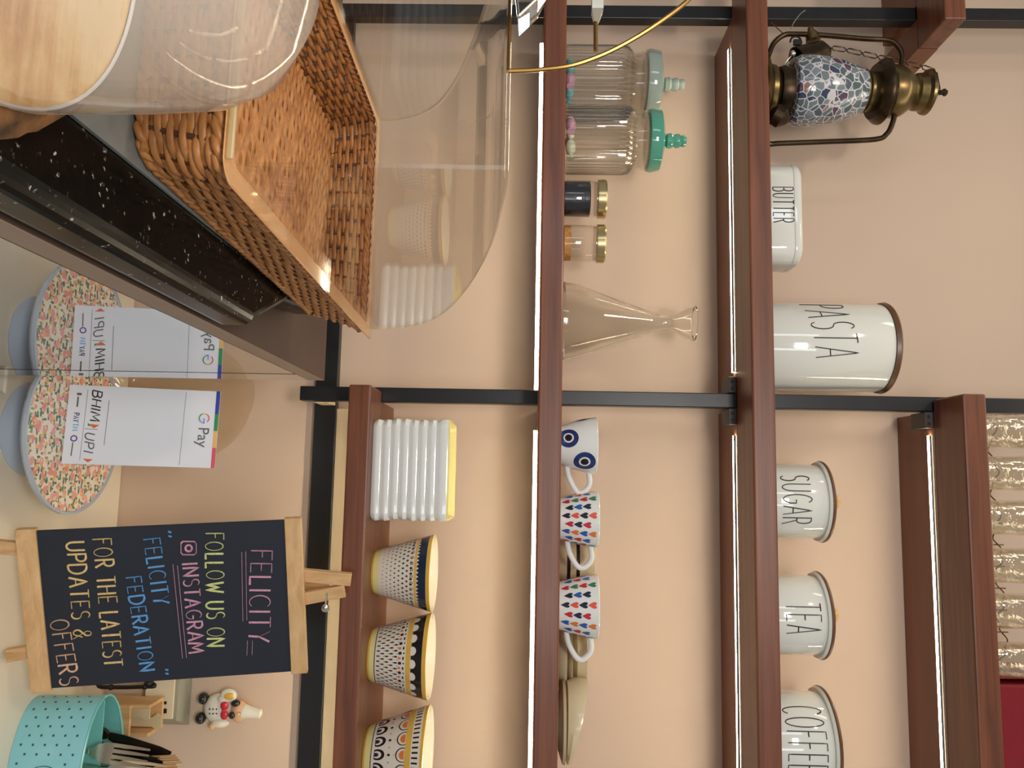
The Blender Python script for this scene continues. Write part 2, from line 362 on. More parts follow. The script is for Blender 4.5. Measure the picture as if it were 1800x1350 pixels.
# hand-drawn capitals: (width, strokes) in a unit-high box
G = {
'A': (.8, [[(0, 0), (.4, 1), (.8, 0)], [(.14, .34), (.66, .34)]]),
'B': (.7, [[(0, 0), (0, 1), (.35, 1)] + arc(.35, .77, .28, .23, 90, -90) + [(0, .54), (.38, .54)] + arc(.38, .27, .32, .27, 90, -90) + [(0, 0)]]),
'C': (.75, [arc(.45, .5, .45, .5, 50, 310, 14)]),
'D': (.78, [[(0, 0), (0, 1), (.25, 1)] + arc(.25, .5, .53, .5, 90, -90, 12) + [(0, 0)]]),
'E': (.6, [[(.6, 1), (0, 1), (0, 0), (.6, 0)], [(0, .53), (.48, .53)]]),
'F': (.6, [[(.62, 1), (0, 1), (0, 0)], [(0, .55), (.46, .55)]]),
'G': (.8, [arc(.45, .5, .45, .5, 50, 330, 14) + [(.84, .45), (.5, .45)]]),
'H': (.72, [[(0, 0), (0, 1)], [(.72, 0), (.72, 1)], [(0, .52), (.72, .52)]]),
'I': (.12, [[(.06, 0), (.06, 1)]]),
'L': (.55, [[(0, 1), (0, 0), (.55, 0)]]),
'M': (.95, [[(0, 0), (.1, 1), (.47, .25), (.85, 1), (.95, 0)]]),
'N': (.75, [[(0, 0), (0, 1), (.75, 0), (.75, 1)]]),
'O': (.85, [arc(.42, .5, .42, .5, 90, 450, 18)]),
'P': (.65, [[(0, 0), (0, 1), (.32, 1)] + arc(.32, .74, .3, .26, 90, -90) + [(0, .48)]]),
'R': (.7, [[(0, 0), (0, 1), (.32, 1)] + arc(.32, .75, .3, .25, 90, -90) + [(0, .5), (.25, .5), (.7, 0)]]),
'S': (.65, [arc(.34, .76, .3, .24, 40, 270, 10) + arc(.34, .26, .31, .26, 90, -140, 10)]),
'T': (.7, [[(0, 1), (.7, 1)], [(.35, 1), (.35, 0)]]),
'U': (.72, [[(0, 1), (0, .35)] + arc(.36, .35, .36, .35, 180, 360, 10) + [(.72, 1)]]),
'W': (1.0, [[(0, 1), (.25, 0), (.5, .75), (.75, 0), (1, 1)]]),
'Y': (.7, [[(0, 1), (.35, .5), (.7, 1)], [(.35, .5), (.3, 0)]]),
'&': (.85, [[(.85, 0), (.25, .72)] + arc(.42, .8, .2, .2, 200, -30, 10) + [(.1, .35)] + arc(.34, .24, .26, .24, 170, 360, 10) + [(.75, .5)]]),
'"': (.3, [[(.05, 1), (0, .75)], [(.25, 1), (.2, .75)]]),
'@': (.8, [[(.12, 0), (.68, 0), (.8, .12), (.8, .88), (.68, 1), (.12, 1), (0, .88), (0, .12), (.12, 0)], arc(.4, .5, .2, .22, 0, 360, 12)]),
' ': (.35, [])}
def strokes(text, gap=.28):
    out = []; x = 0
    for ch in text:
        wd, st = G[ch]
        for p in st: out.append([(x+a, b) for a, b in p])
        x += wd+gap
    return out, x-gap
def write(mb, text, fn, width, height, r, m, gap=.28, serif=False, n=5, flat=1.0, jitter=0.0):
    """fn(u, v) -> point; the text fills u 0..width, v 0..height"""
    st, wd = strokes(text, gap)
    for p in st:
        jx, jy = random.uniform(-jitter, jitter)*height, random.uniform(-jitter, jitter)*height
        pts = []
        for a, b in zip(p[:-1], p[1:]):                       # subdivide so that it follows curved surfaces
            k = max(1, int(max(abs(a[0]-b[0])/wd*width, abs(a[1]-b[1])*height)/0.006))
            pts += [(a[0]+(b[0]-a[0])*i/k, a[1]+(b[1]-a[1])*i/k) for i in range(k)]
        pts.append(p[-1])
        mb.tube([fn(a/wd*width+jx, b*height+jy) for a, b in pts], r, m, n, flat=flat)
def font_text(text, size, mt, T, name, parent, shear=0.0, depth=0.0004):
    cu = bpy.data.curves.new('lettering', 'FONT'); cu.body = text; cu.size = size; cu.extrude = depth; cu.shear = shear
    o = bpy.data.objects.new('lettering', cu); C.objects.link(o)
    me = bpy.data.meshes.new_from_object(o.evaluated_get(bpy.context.evaluated_depsgraph_get()))
    bpy.data.objects.remove(o); bpy.data.curves.remove(cu)
    me.transform(T); me.materials.clear(); me.materials.append(M[mt])
    q = bpy.data.objects.new(name, me); C.objects.link(q); q.parent = parent; return q
def prof_r(prof, z):
    for (r0, z0), (r1, z1) in zip(prof[:-1], prof[1:]):
        if z0 <= z <= z1 and z1 > z0: return r0+(r1-r0)*(z-z0)/(z1-z0)
    return prof[-1][0]
def wrap(prof, off=0.0004):
    """(arc length, height) -> point on a lathed wall; arc 0 faces the camera side (-Y)"""
    def f(a, z, r0=None):
        r = prof_r(prof, z)+off; th = -PI/2+a/(r0 or r)
        return Vector((r*cos(th), r*sin(th), z))
    return f
def blob(mb, fn, a, z, shape, m, r0=None):
    mb.fan(fn(a, z, r0), [fn(a+x, z+y, r0) for x, y in shape], m)
def circ(r, ry=None, n=12): return [(r*cos(2*PI*i/n), (ry or r)*sin(2*PI*i/n)) for i in range(n)]
def ringpatch(mb, fn, a, z, ro, ri, m, k=1.0, n=20):
    i = mb.mi(m); A = [mb.bm.verts.new(fn(a+x, z+y*k)) for x, y in circ(ro, None, n)]; B = [mb.bm.verts.new(fn(a+x, z+y*k)) for x, y in circ(ri, None, n)]
    for j in range(n): mb.face((A[j], A[(j+1) % n], B[(j+1) % n], B[j]), i)

# ------------------------------------------------------------------ the setting
YW = 1.535                                                     # wall plane
mb = MB(); mb.box((-3, YW, 0), (2.6, YW+0.1, 3.0), 'wall'); struct(mb.build('wall_back', smooth=0))
mb = MB(); mb.box((-3, -2.5, -0.05), (2.6, YW+0.1, 0), 'floor'); struct(mb.build('floor', smooth=0))

YF, YB, YP = 1.30, 1.396, 1.40                                 # front of rails, back of rails, front of posts
PX = [(-0.8805, -0.8550), (-0.1590, -0.1335)]                  # the two posts
def shelf(name, label, z0, z1, rail, boards, leds, clips, led_drop=0.003):
    o = thing(name, label, 'shelf', (rail[0], YF, EZ+z0)); org = o.location
    mb = MB(); mb.box((rail[0], YF, EZ+z0), (rail[1], YB, EZ+z1), 'rail'); mb.build('front_rail', o, org, 0, 0.003)
    for a, b in boards:
        mb = MB(); mb.box((a, YB, EZ+z0+0.0005), (b, YW-0.001, EZ+z1-0.0005), 'board'); mb.build('board', o, org, 0)
    for a, b in leds:
        ya = 1.4080 if led_drop < 0.004 else 1.4085
        mb = MB(); mb.box((a, ya, EZ+z0-led_drop), (b, 1.4155, EZ+z0), 'led'); d = mb.build('led_strip', o, org, 0)
        mb = MB(); mb.box((a, 1.4157, EZ+z0-led_drop-0.0004), (b, 1.4172, EZ+z0), 'alu')
        if led_drop < 0.004: mb.box((a, 1.4062, EZ+z0-led_drop-0.0004), (b, 1.4077, EZ+z0), 'alu')
        mb.build('strip_channel', d, org, 0)
    for x in clips:
        mb = MB(); mb.box((x, 1.398, EZ+z0-0.014), (x+0.028, 1.450, EZ+z0), 'clip')
        mb.box((x+0.006, 1.3965, EZ+z0-0.010), (x+0.011, 1.3985, EZ+z0-0.006), 'black'); mb.box((x+0.018, 1.3965, EZ+z0-0.010), (x+0.023, 1.3985, EZ+z0-0.006), 'black')
        mb.build('mounting_clip', o, org, 0, 0.001)
    return o
LX = at(1285, 88, 1.413).x; XR = 1.0
g1, g2 = PX[0][1]+0.0005, PX[1][0]-0.0005
h0, h1 = PX[0][0]-0.0005, PX[1][1]+0.0005
shelf('wooden_shelf', 'long brown shelf carrying the glass jars and the heart mugs', 0.0165, 0.0552, (-1.05, XR),
      [(-1.05, h0), (g1, g2), (h1, XR)], [(at(952, 78, 1.413).x, g2-0.002), (at(940, 757, 1.413).x, XR)], [], 0.0055)
shelf('wooden_shelf', 'brown shelf carrying the lantern and the lettered canisters', 0.3627, 0.4000, (-1.05, XR),
      [(g1, g2), (h1, XR)], [(LX, at(1287, 655, 1.413).x), (at(1290, 766, 1.413).x, XR)], [g2-0.0285, h1+0.0005], 0.0032)
shelf('wooden_shelf', 'lowest brown shelf carrying the white plates and patterned bowls', -0.2932, -0.2567, (at(640, 676, YF).x, XR),
      [(h1, XR)], [(h1+0.03, XR)], [])
shelf('wooden_shelf', 'topmost brown shelf at right below the clear tumblers', 0.7000, 0.7370, (at(1700, 692, YF).x, XR),
      [(h1, XR)], [(at(1645, 766, 1.413).x, XR)], [h1+0.0005])
shelf('wooden_shelf', 'short stretch of brown shelf ending just past the left post', 0.7000, 0.7370, (-1.25, -0.797),
      [(-1.25, h0), (g1, -0.797)], [], [])
for i, (a, b) in enumerate(PX):
    zb = at(900, 10, 1.4).z*0+EZ-0.402 if i else EZ-0.45
    o = thing('shelf_post', ('black steel post in the middle between the shelf bays', 'black steel post behind the brass lantern')[1-i], 'post', (a, YP, zb), 0, 'black shelf posts')
    mb = MB(); mb.box((a, YP, zb), (b, YP+0.0255, 3.0), 'black'); mb.build('upright_tube', o, o.location, 0, 0.0015)
    mb = MB(); mb.prism([(a+0.004, YP+0.0255), (b-0.002, YP+0.0255), (b-0.002, 1.5145), (a+0.004, 1.5145)], EZ-0.392, EZ-0.366, 'cream_paint'); mb.build('wall_bracket', o, o.location, 0)
mb = MB(); mb.box((-0.95, 1.515, EZ-0.4055), (XR, YW-0.001, EZ-0.364), 'black'); bar = mb.build('wall_rail', None, (-0.95, 1.52, EZ-0.4055), 0, 0.001)
tag(bar, 'black painted rail running along the wall under the lowest shelf', 'rail')
mb = MB(); mb.box((-0.13, 1.521, EZ-0.3635), (XR, YW-0.001, EZ-0.335), 'cream_paint'); struct(mb.build('trim_1', None, (-0.13, 1.52, EZ-0.3635), 0))

# ------------------------------------------------------------------ canisters
def canister(label, text, yc, half, Vtop, zb, Y, ybeg, yend, vb, vt, knob=True, tilt=0.0):
    c = at(1400, yc, Y); x = c.x; base = Vector((x, Y, EZ+zb))
    r = half/F_PX*(Vector((x, Y, 0)).length)*0.985
    h = at(Vtop, yc, Y-r).z-EZ-zb - (0.0 if not knob else 0.004)
    o = thing('canister', label, 'canister', base, math.atan2(-x, Y)*-1*0+0, 'lettered enamel canisters')
    rb = r*0.90 if knob else r*0.985
    pr = [(rb*0.97, 0), (rb, 0.004), (rb, h-0.012), (rb-0.001, h-0.010)]
    mb = MB(); mb.lathe([(rb*0.9, 0.0)]+pr+[(rb-0.004, h-0.010), (rb-0.004, 0.004)], 'enamel', 56, cap=(True, True))
    body = mb.build('body', o)
    f = wrap(pr, 0.0002)
    ang = math.atan2(x, Y)                                          # turn towards the eye
    a_of = lambda yy: math.asin(max(-.98, min(.98, ((yy-yc)/half*r)/rb)))*rb
    a0, a1 = a_of(ybeg), a_of(yend)
    zl, zh = (at(vb, (ybeg+yend)/2, Y-rb).z-base.z), (at(vt, (ybeg+yend)/2, Y-rb).z-base.z)
    mb = MB(); write(mb, text, lambda u, v: f(a0+u-ang*rb, zl+v+tilt*u), a1-a0, zh-zl, 0.00095, 'ink', .36); mb.build('lettering', body)
    mb = MB()
    if knob:
        mb.lathe([(rb*0.95, h-0.0100), (rb*1.07, h-0.0100), (rb*1.10, h-0.006)], 'enamel', 56, cap=(True, False))
        mb.lathe([(rb*1.10, h-0.006), (rb*1.115, h-0.0035), (rb*1.10, h-0.0005), (rb*1.0, h+0.001), (rb*0.3, h+0.003)], 'bronze_rim', 56, cap=(False, True))
    else:
        mb.lathe([(rb*0.9, h-0.0095), (rb*1.02, h-0.0095), (rb*1.04, h-0.003), (rb*1.02, h), (rb*0.5, h+0.002)], 'bronze_rim', 56)
    lid = mb.build('lid', o)
    if knob:
        mb = MB(); mb.lathe([(0.006, h+0.003), (0.008, h+0.006), (0.013, h+0.017), (0.0135, h+0.023), (0.010, h+0.028), (0.002, h+0.030)], 'knobwood', 24); mb.build('knob', lid)
    return o
canister('tall white canister lettered PASTA with a brown rim beside the post', 'PASTA', 610, 79, 1588, 0.400, 1.425, 537, 627, 1420, 1496, False, 0.13)
canister('small white canister lettered SUGAR with a wooden knob', 'SUGAR', 881, 71, 1476, 0.400, 1.40, 838, 919, 1377, 1428)
canister('small white canister lettered TEA with a wooden knob', 'TEA', 1080, 73, 1474, 0.400, 1.40, 1062, 1110, 1383, 1444)
canister('white canister lettered COFFEE with a wooden knob', 'COFFEE', 1300, 84, 1488, 0.400, 1.40, 1252, 1345, 1386, 1455)

# butter dish
c0 = at(1370, 376, 1.37); bx = c0.x
o = thing('butter_dish', 'low white butter dish lettered BUTTER on the shelf beside the lantern', 'butter dish', (bx, 1.40, EZ+0.400))
hx = 91/F_PX*1.40; hb = at(1413, 376, 1.345).z-EZ-0.400
mb = MB(); mb.loft([rr(hx*0.99, 0.048, 0.03, 0), rr(hx, 0.050, 0.03, 0.003), rr(hx, 0.050, 0.03, hb-0.014)], 'enamel'); body = mb.build('dish', o)
mb = MB(); mb.loft([rr(hx*1.0, 0.0505, 0.03, hb-0.0138), rr(hx*1.005, 0.0512, 0.03, hb-0.012), rr(hx, 0.050, 0.03, hb-0.004), rr(hx*0.96, 0.046, 0.028, hb), rr(hx*0.5, 0.02, 0.015, hb+0.001)], 'enamel'); lid = mb.build('lid', o)
mb = MB(); mb.loft([rr(0.026, 0.012, 0.008, hb+0.001), rr(0.026, 0.012, 0.008, hb+0.005), rr(0.024, 0.010, 0.008, hb+0.0065)], 'cream'); mb.build('lid_handle', lid)
u0 = at(1370, 329, 1.35).x-bx; u1 = at(1370, 391, 1.35).x-bx; z0 = at(1359, 360, 1.35).z-EZ-0.4; z1 = at(1395, 360, 1.35).z-EZ-0.4
mb = MB(); write(mb, 'BUTTER', lambda u, v: Vector((u0+u, -0.0502, z0+v)), u1-u0, z1-z0, 0.0009, 'ink', .4); mb.build('lettering', body)

# ------------------------------------------------------------------ glass jars with lids
def jar(label, yc, Y, half, lidm, Vn, Vl, Vk, candies):
    x = at(1100, yc, Y).x; zb = 0.0552; base = Vector((x, Y, EZ+zb))
    r = half/F_PX*base.xy.length*0.98
    zz = lambda V: at(V, yc, Y).z-base.z
    o = thing('storage_jar', label, 'jar', base, 0, 'ribbed glass jars')
    hs, hn, hl, hk = zz(Vn), zz(Vn+18), zz(Vl), zz(Vk)
    n = 216; rings = []
    for rad, z in [(r*0.92, 0.0005), (r, 0.006), (r, hs*0.86), (r*0.97, hs*0.95), (r*0.84, hs)]:
        rings.append([((rad*(1+0.022*cos(36*2*PI*j/n)))*cos(2*PI*j/n), rad*(1+0.022*cos(36*2*PI*j/n))*sin(2*PI*j/n), z) for j in range(n)])
    mb = MB(); mb.loft(rings, 'ribglass', (True, False))
    mb.lathe([(r*0.84, hs), (r*0.80, hs+0.004), (r*0.82, hn)], 'ribglass', 64, cap=(False, False))
    for k in range(48):
        a = 2*PI*k/48; mb.tube([(r*1.0*cos(a), r*1.0*sin(a), 0.007), (r*1.0*cos(a), r*1.0*sin(a), hs*0.86)], 0.0013, 'ribglass', 6)
    for k in range(40):                                         # moulded beads of the shoulder
        a = 2*PI*k/40; mb.tube([(r*0.99*cos(a), r*0.99*sin(a), hs*0.86), (r*0.95*cos(a), r*0.95*sin(a), hs*0.95), (r*0.85*cos(a), r*0.85*sin(a), hs)], 0.0022, 'jarglass', 6)
    mb.build('glass_body', o)
    mb = MB(); mb.lathe([(r*0.80, hn-0.004), (r*0.86, hn-0.002), (r*0.88, hn+0.003), (r*0.80, hn+0.006)], 'jarglass', 48); mb.build('neck_ring', o)
    mb = MB(); mb.lathe([(r*0.80, hn+0.0065), (r*0.90, hn+0.008), (r*0.93, hn+0.014), (r*0.88, hl-0.006), (r*0.55, hl), (r*0.18, hl+0.003)], lidm, 56); lid = mb.build('lid', o)
    mb = MB(); s = (hk-hl-0.003); z = hl+0.003
    mb.lathe([(0.006, z), (0.0125, z+s*0.10), (0.0135, z+s*0.28), (0.010, z+s*0.38), (0.0125, z+s*0.52), (0.012, z+s*0.66), (0.009, z+s*0.72), (0.0105, z+s*0.84), (0.009, z+s*0.96), (0.003, z+s)], lidm, 28); mb.build('knob', lid)
    for (px, dx, dy, rr_, mm) in candies:
        p = base + Vector((dx, dy, 0.003+rr_*0.75))
        mb = MB(); mb.ball((0, 0, 0), rr_, mm, 14, (1.25, 1.0, 0.75))
        tw = 0.35*rr_
        for sgn in (-1, 1): mb.lathe([(0.15*rr_, 0), (0.55*rr_, 0.6*rr_)], mm, 10, T=Matrix.Translation((sgn*1.2*rr_, 0, 0)) @ Matrix.Rotation(sgn*PI/2, 4, 'Y'))
        q = mb.build('wrapped_candy', None, None); q.location = p; q.rotation_euler = (0, 0, random.uniform(-0.7, 0.7))
        tag(q, px, 'candy', 'candies in the ribbed jars')
jar('ribbed glass jar with a sea green lid', 247, 1.370, 57, 'lidgreen', 1112, 1165, 1207,
    [('lilac wrapped candy at the left in the green-lidded jar', -0.022, -0.012, 0.012, 'candy_pink'), ('pale yellow wrapped candy at the right in the green-lidded jar', 0.020, -0.014, 0.012, 'candy_cream'),
     ('lilac wrapped candy at the back of the green-lidded jar', -0.003, 0.018, 0.011, 'candy_pink')])
jar('ribbed glass jar with a pale grey lid standing by the left post', 148, 1.442, 60, 'lidgrey', 1108, 1162, 1204,
    [('teal wrapped candy at the left in the grey-lidded jar', -0.024, -0.012, 0.013, 'candy_teal'), ('pink wrapped candy in the middle of the grey-lidded jar', 0.004, -0.022, 0.013, 'candy_pink'),
     ('teal wrapped candy at the back of the grey-lidded jar', 0.006, 0.016, 0.013, 'candy_teal')])
def spice(label, yc, half, Y, fill, fm, Vt):
    x = at(1020, yc, Y).x; base = Vector((x, Y, EZ+0.0552)); r = half/F_PX*base.xy.length
    h = at(Vt, yc, Y-r*0.9).z-base.z
    o = thing('spice_jar', label, 'jar', base)
    mb = MB(); mb.lathe([(r*0.85, 0.0004), (r*0.95, 0.002), (r*0.96, 0.006), (r*0.96, h*0.66), (r*0.88, h*0.73), (r*0.88, h*0.80)], 'jarglass', 48, cap=(True, False)); mb.build('glass_body', o)
    mb = MB(); mb.lathe([(r*0.9, 0.0025), (r*0.91, h*fill*0.97), (r*0.8, h*fill)], fm, 40); mb.build('contents', o)
    mb = MB(); mb.lathe([(r*0.90, h*0.72), (r*0.97, h*0.735), (r*0.90, h*0.77)], 'jarglass', 40)
    mb.build('neck_ring', o)
    mb = MB(); mb.lathe([(r*0.90, h*0.80), (r*0.99, h*0.805), (r*1.0, h*0.97), (r*0.95, h), (r*0.4, h)], 'lidmetal', 48); mb.build('lid', o)
spice('small lidded jar full of black contents', 350, 33, 1.37, 0.63, 'dark_spice', 1068)
spice('small lidded jar with a little orange spice', 428, 33, 1.37, 0.20, 'seedo', 1066)
# decanter
x = at(1000, 565, 1.41).x; base = Vector((x, 1.41, EZ+0.0552)); zz = lambda V: at(V, 565, 1.41).z-base.z
k = base.length*0+1.42/F_PX
prof = [(70*k, 0.0006), (70*k, 0.004), (66*k, zz(1010)), (52*k, zz(1050)), (34*k, zz(1100)), (20*k, zz(1140)), (14*k, zz(1160)), (13*k, zz(1178)), (18*k, zz(1188)), (27*k, zz(1204)), (32*k, zz(1219))]
o = thing('decanter', 'clear conical glass decanter with a flared lip', 'decanter', base)
mb = MB(); inn = [(r-0.0022, z) for r, z in prof[2:]]; mb.lathe(prof+[(32*k-0.001, zz(1221))]+list(reversed(inn))+[(66*k, 0.0065)], 'thick', 64, cap=(True, True)); mb.build('glass_body', o)

# ------------------------------------------------------------------ brass lantern with mosaic glass
yL = 1.362
x = at(1400, 160, yL).x; base = Vector((x, yL, EZ+0.400)); k = base.xy.length/F_PX*0.98; zz = lambda V, r=0: at(V, 160, yL-r*k*0.9).z-base.z; xx = lambda V, y: at(V, y, yL).x-base.x
lan = thing('lantern', 'antique brass lantern with a mosaic glass chimney', 'lantern', base)
tl = -0.035                                                  # it leans a little
def lat(prof, m, name, par, n=48, rad=1.0):
    mb = MB(); mb.lathe([(r*k*rad, zz(V, r)) for r, V in prof], m, n); return mb.build(name, par)
mb = MB(); mb.lathe([(60*k, 0.0), (62*k, 0.004), (50*k, 0.010), (36*k, 0.012), (38*k, zz(1352, 38)), (43*k, zz(1362, 43)), (41*k, zz(1370, 41)), (30*k, zz(1376, 30))], 'brass', 48); b_ = mb.build('fuel_tank', lan)
lat([(26, 1372), (38, 1378), (41, 1388), (41, 1399), (30, 1402)], 'brass_dark', 'burner_collar', lan)
lat([(43, 1400), (52, 1406), (57, 1420), (58, 1442), (55, 1470), (48, 1500), (40, 1520), (36, 1529)], 'mosaic', 'mosaic_chimney', lan, 64)
lat([(36, 1526), (36, 1531), (32, 1535), (32, 1549), (30, 1552)], 'brass', 'chimney_neck', lan)
lat([(32, 1548), (44, 1554), (52, 1568), (53, 1574), (50, 1576), (30, 1577)], 'brass_dark', 'heat_shield', lan)
cap_ = lat([(40, 1576), (42, 1580), (42, 1597), (38, 1604), (30, 1611), (27, 1617), (30, 1622), (31, 1636), (36, 1643), (37, 1648), (20, 1650)], 'brass', 'cap', lan)
mb = MB(); mb.tube([(0, 0, zz(1651)), (0, 0, zz(1664))], 0.0045, 'brass_dark', 10); mb.tube([(-0.006, 0, zz(1660)), (0.006, 0, zz(1660))], 0.003, 'brass_dark', 8); mb.build('finial', cap_)
def P(V, y, dy=0.0): return Vector((xx(V, y), dy, zz(V)))
def smooth_pts(pts, n=6):
    out = []
    for i in range(len(pts)-1):
        p0, p1, p2, p3 = pts[max(i-1, 0)], pts[i], pts[i+1], pts[min(i+2, len(pts)-1)]
        for j in range(n):
            t = j/n; out.append(0.5*((2*p1)+(p2-p0)*t+(2*p0-5*p1+4*p2-p3)*t*t+(3*p1-p0-3*p2+p3)*t**3))
    return out+[pts[-1]]
mb = MB(); mb.tube(smooth_pts([P(1346, 112), P(1352, 98), P(1362, 76), P(1380, 62), P(1400, 60), P(1450, 62), P(1520, 68), P(1565, 71), P(1582, 82), P(1588, 98), P(1585, 118)]), 0.0046, 'brass_dark', 10); mb.build('side_tube', lan)
mb = MB(); mb.tube(smooth_pts([P(1340, 205), P(1342, 235), P(1350, 252), P(1370, 252), P(1450, 249), P(1535, 245), P(1556, 235), P(1566, 218), P(1572, 198)]), 0.0046, 'brass_dark', 10); mb.build('side_tube', lan)
mb = MB(); a, b = P(1352, 200, -0.03), P(1380, 212, -0.03)
mb.lathe([(0.006, 0), (0.018, 0.008), (0.019, 0.022), (0.008, 0.034), (0.002, 0.036)], 'brass_dark', 20, T=Matrix.Translation(P(1342, 212, -0.035)) @ Matrix.Rotation(0.5, 4, 'Y')); mb.build('filler_cap', lan)
mb = MB(); mb.tube([P(1372, 126, -0.02), P(1378, 118, -0.024), P(1386, 110, -0.026)], 0.0016, 'steel', 8); mb.ball(P(1386, 108, -0.026), 0.0062, 'steel', 14); mb.build('wick_knob', lan)
# hanging chain and snuffer on it
mb = MB(); ch = [P(1646, 126), P(1622, 117), P(1596, 112), P(1572, 106), P(1545, 100), P(1518, 94), P(1490, 88), P(1464, 84)]
for a, b in zip(ch[:-1], ch[1:]):
    d = (b-a); mid = (a+b)/2; t = d.normalized(); s_ = Vector((0, 1, 0)).cross(t)*0.004
    mb.tube([a, a+d*0.15+s_, b-d*0.15+s_, b, b-d*0.15-s_, a+d*0.15-s_], 0.0011, 'brass_dark', 6, closed=True)
mb.tube([P(1652, 157), P(1648, 128), P(1640, 126)], 0.0016, 'brass_dark', 6); mb.build('chain', lan)
mb = MB(); A_, B_ = P(1462, 86), P(1404, 112); d = (B_-A_); ln = d.length
mb.lathe([(0.003, 0.0), (0.009, 0.004), (0.021, 0.014), (0.023, 0.026), (0.030, ln), (0.027, ln), (0.020, 0.028)], 'brass_dark', 32, T=Matrix.Translation(A_) @ d.to_track_quat('Z', 'Y').to_matrix().to_4x4(), cap=(True, False))
mb.lathe([(0.013, 0), (0.011, 0.012), (0.006, 0.02), (0.004, 0.026), (0.001, 0.028)], 'brass', 20, T=Matrix.Translation(P(1432, 72)) @ Matrix.Rotation(-PI/2-0.2, 4, 'Y')); sn = mb.build('snuffer_bell', lan)
mb = MB(); ctr = P(1401, 74)
mb.tube([ctr+Vector((0.011*cos(t*PI/6), 0, 0.010*sin(t*PI/6))) for t in range(10)], 0.0018, 'cable', 6)
mb.box(ctr+Vector((-0.004, -0.003, -0.004)), ctr+Vector((0.006, 0.003, 0.008)), 'cable'); mb.build('hook', sn)
mb = MB(); mb.tube(smooth_pts([P(1393, 52), P(1398, 40), P(1410, 25), P(1419, 18)]), 0.0009, 'steel', 5); mb.tube([P(1378, 58), P(1358, 40)], 0.0009, 'brass', 5); mb.build('wire_end', lan)

# ------------------------------------------------------------------ mugs
def handle(mb, r_top, r_bot, zt, zb, out, m, rad=0.0047):
    pts = [Vector((r_top-0.002, 0, zt)), Vector((r_top+out*0.55, 0, zt+0.002)), Vector((r_top+out*0.95, 0, zt-(zt-zb)*0.25)), Vector((r_top+out*0.9, 0, zt-(zt-zb)*0.55)), Vector((r_bot+out*0.55, 0, zb+(zt-zb)*0.12)), Vector((r_bot-0.002, 0, zb))]
    mb.tube(smooth_pts(pts, 6), rad, m, 10)
HEART = [(0, -1.0), (.45, -.42), (.78, .1), (.78, .52), (.5, .8), (.2, .72), (0, .45), (-.2, .72), (-.5, .8), (-.78, .52), (-.78, .1), (-.45, -.42)]
def cup_profile(r, rb, h):
    out = [(rb*0.8, 0.0), (rb, 0.001), (rb*1.03, 0.006), (rb+(r-rb)*0.45, h*0.35), (rb+(r-rb)*0.8, h*0.7), (r, h-0.001)]
    return out
def cup(name, label, yc, half, Y, Vt, rbk, grp, hrot=0.0, hm='white', ht=None):
    x = at(1010, yc, Y).x; base = Vector((x, Y, EZ+0.0552)); r = half/F_PX*base.xy.length*0.985; h = at(Vt, yc, Y-r).z-base.z
    o = thing(name, label, 'mug', base, 0, grp)
    pr = cup_profile(r, r*rbk, h)
    mb = MB(); mb.lathe(pr+[(r-0.001, h), (r-0.0025, h-0.001)]+[(a-0.003, z) for a, z in reversed(pr[3:-1])]+[(r*rbk-0.003, 0.005)], 'white', 56)
    return o, mb, pr, r, h
def heart_mug(label, yc, half, seed, y=1.37):
    o, mb, pr, r, h = cup('heart_mug', label, yc, half, y, 1055, 0.74, 'white mugs printed with hearts')
    f = wrap(pr, 0.0003); rnd = random.Random(seed); cols = ['red', 'orange', 'navy', 'green', 'blue', 'coral']
    nc = 18; step = 2*PI*r/nc
    for c in range(nc):
        for rw in range(4):
            z = h*(0.17+0.22*rw)+(h*0.08 if c % 2 else 0)
            if z > h-0.008: continue
            blob(mb, lambda a, zz_, r0=None: f(a, zz_, r), (c-nc/2+0.5)*step, z, [(p*0.0066, q*0.0080) for p, q in HEART], cols[(c*2+rw*1+(rw*rw)) % 6 if c % 2 else (c+rw*3) % 6])
    mb.build('cup_body', o)
    mb = MB(); handle(mb, r*0.97, r*0.80, h*0.82, h*0.22, 0.036, 'white'); mb.build('handle', o)
heart_mug('white mug printed with colourful hearts beside the eye mug', 912, 49, 3)
heart_mug('white mug printed with colourful hearts beside the cream dishes', 1065, 54, 5)
o, mb, pr, r, h = cup('eye_mug', 'white mug painted with blue eyes beside the middle post', 783, 51, 1.37, 1052, 0.68, None)
f = wrap(pr, 0.0003)
pxs = r/51
for (V, y, s) in ((1000, 768, 15.5), (1029, 815, 17.0), (1022, 727, 17), (1005, 900, 15)):
    u = max(-.97, min(.97, (y-783)/51)); th = math.asin(u) if y < 840 and y > 730 else (2.6 if y > 840 else -1.62)
    a = th*prof_r(pr, (V-985)*pxs); z = at(V, 783, 1.37-r).z-(EZ+0.0552)
    s *= pxs
    s *= 1.12; ringpatch(mb, f, a, z, s, s*0.48, 'eyeblue'); ringpatch(mb, wrap(pr, 0.0006), a, z, s*0.52, s*0.32, 'white'); blob(mb, wrap(pr, 0.0007), a, z, circ(s*0.36, None, 20), 'blackgl')
mb.build('cup_body', o)
mb = MB(); handle(mb, r*0.95, r*0.75, h*0.80, h*0.20, 0.034, 'white'); mb.build('handle', o)
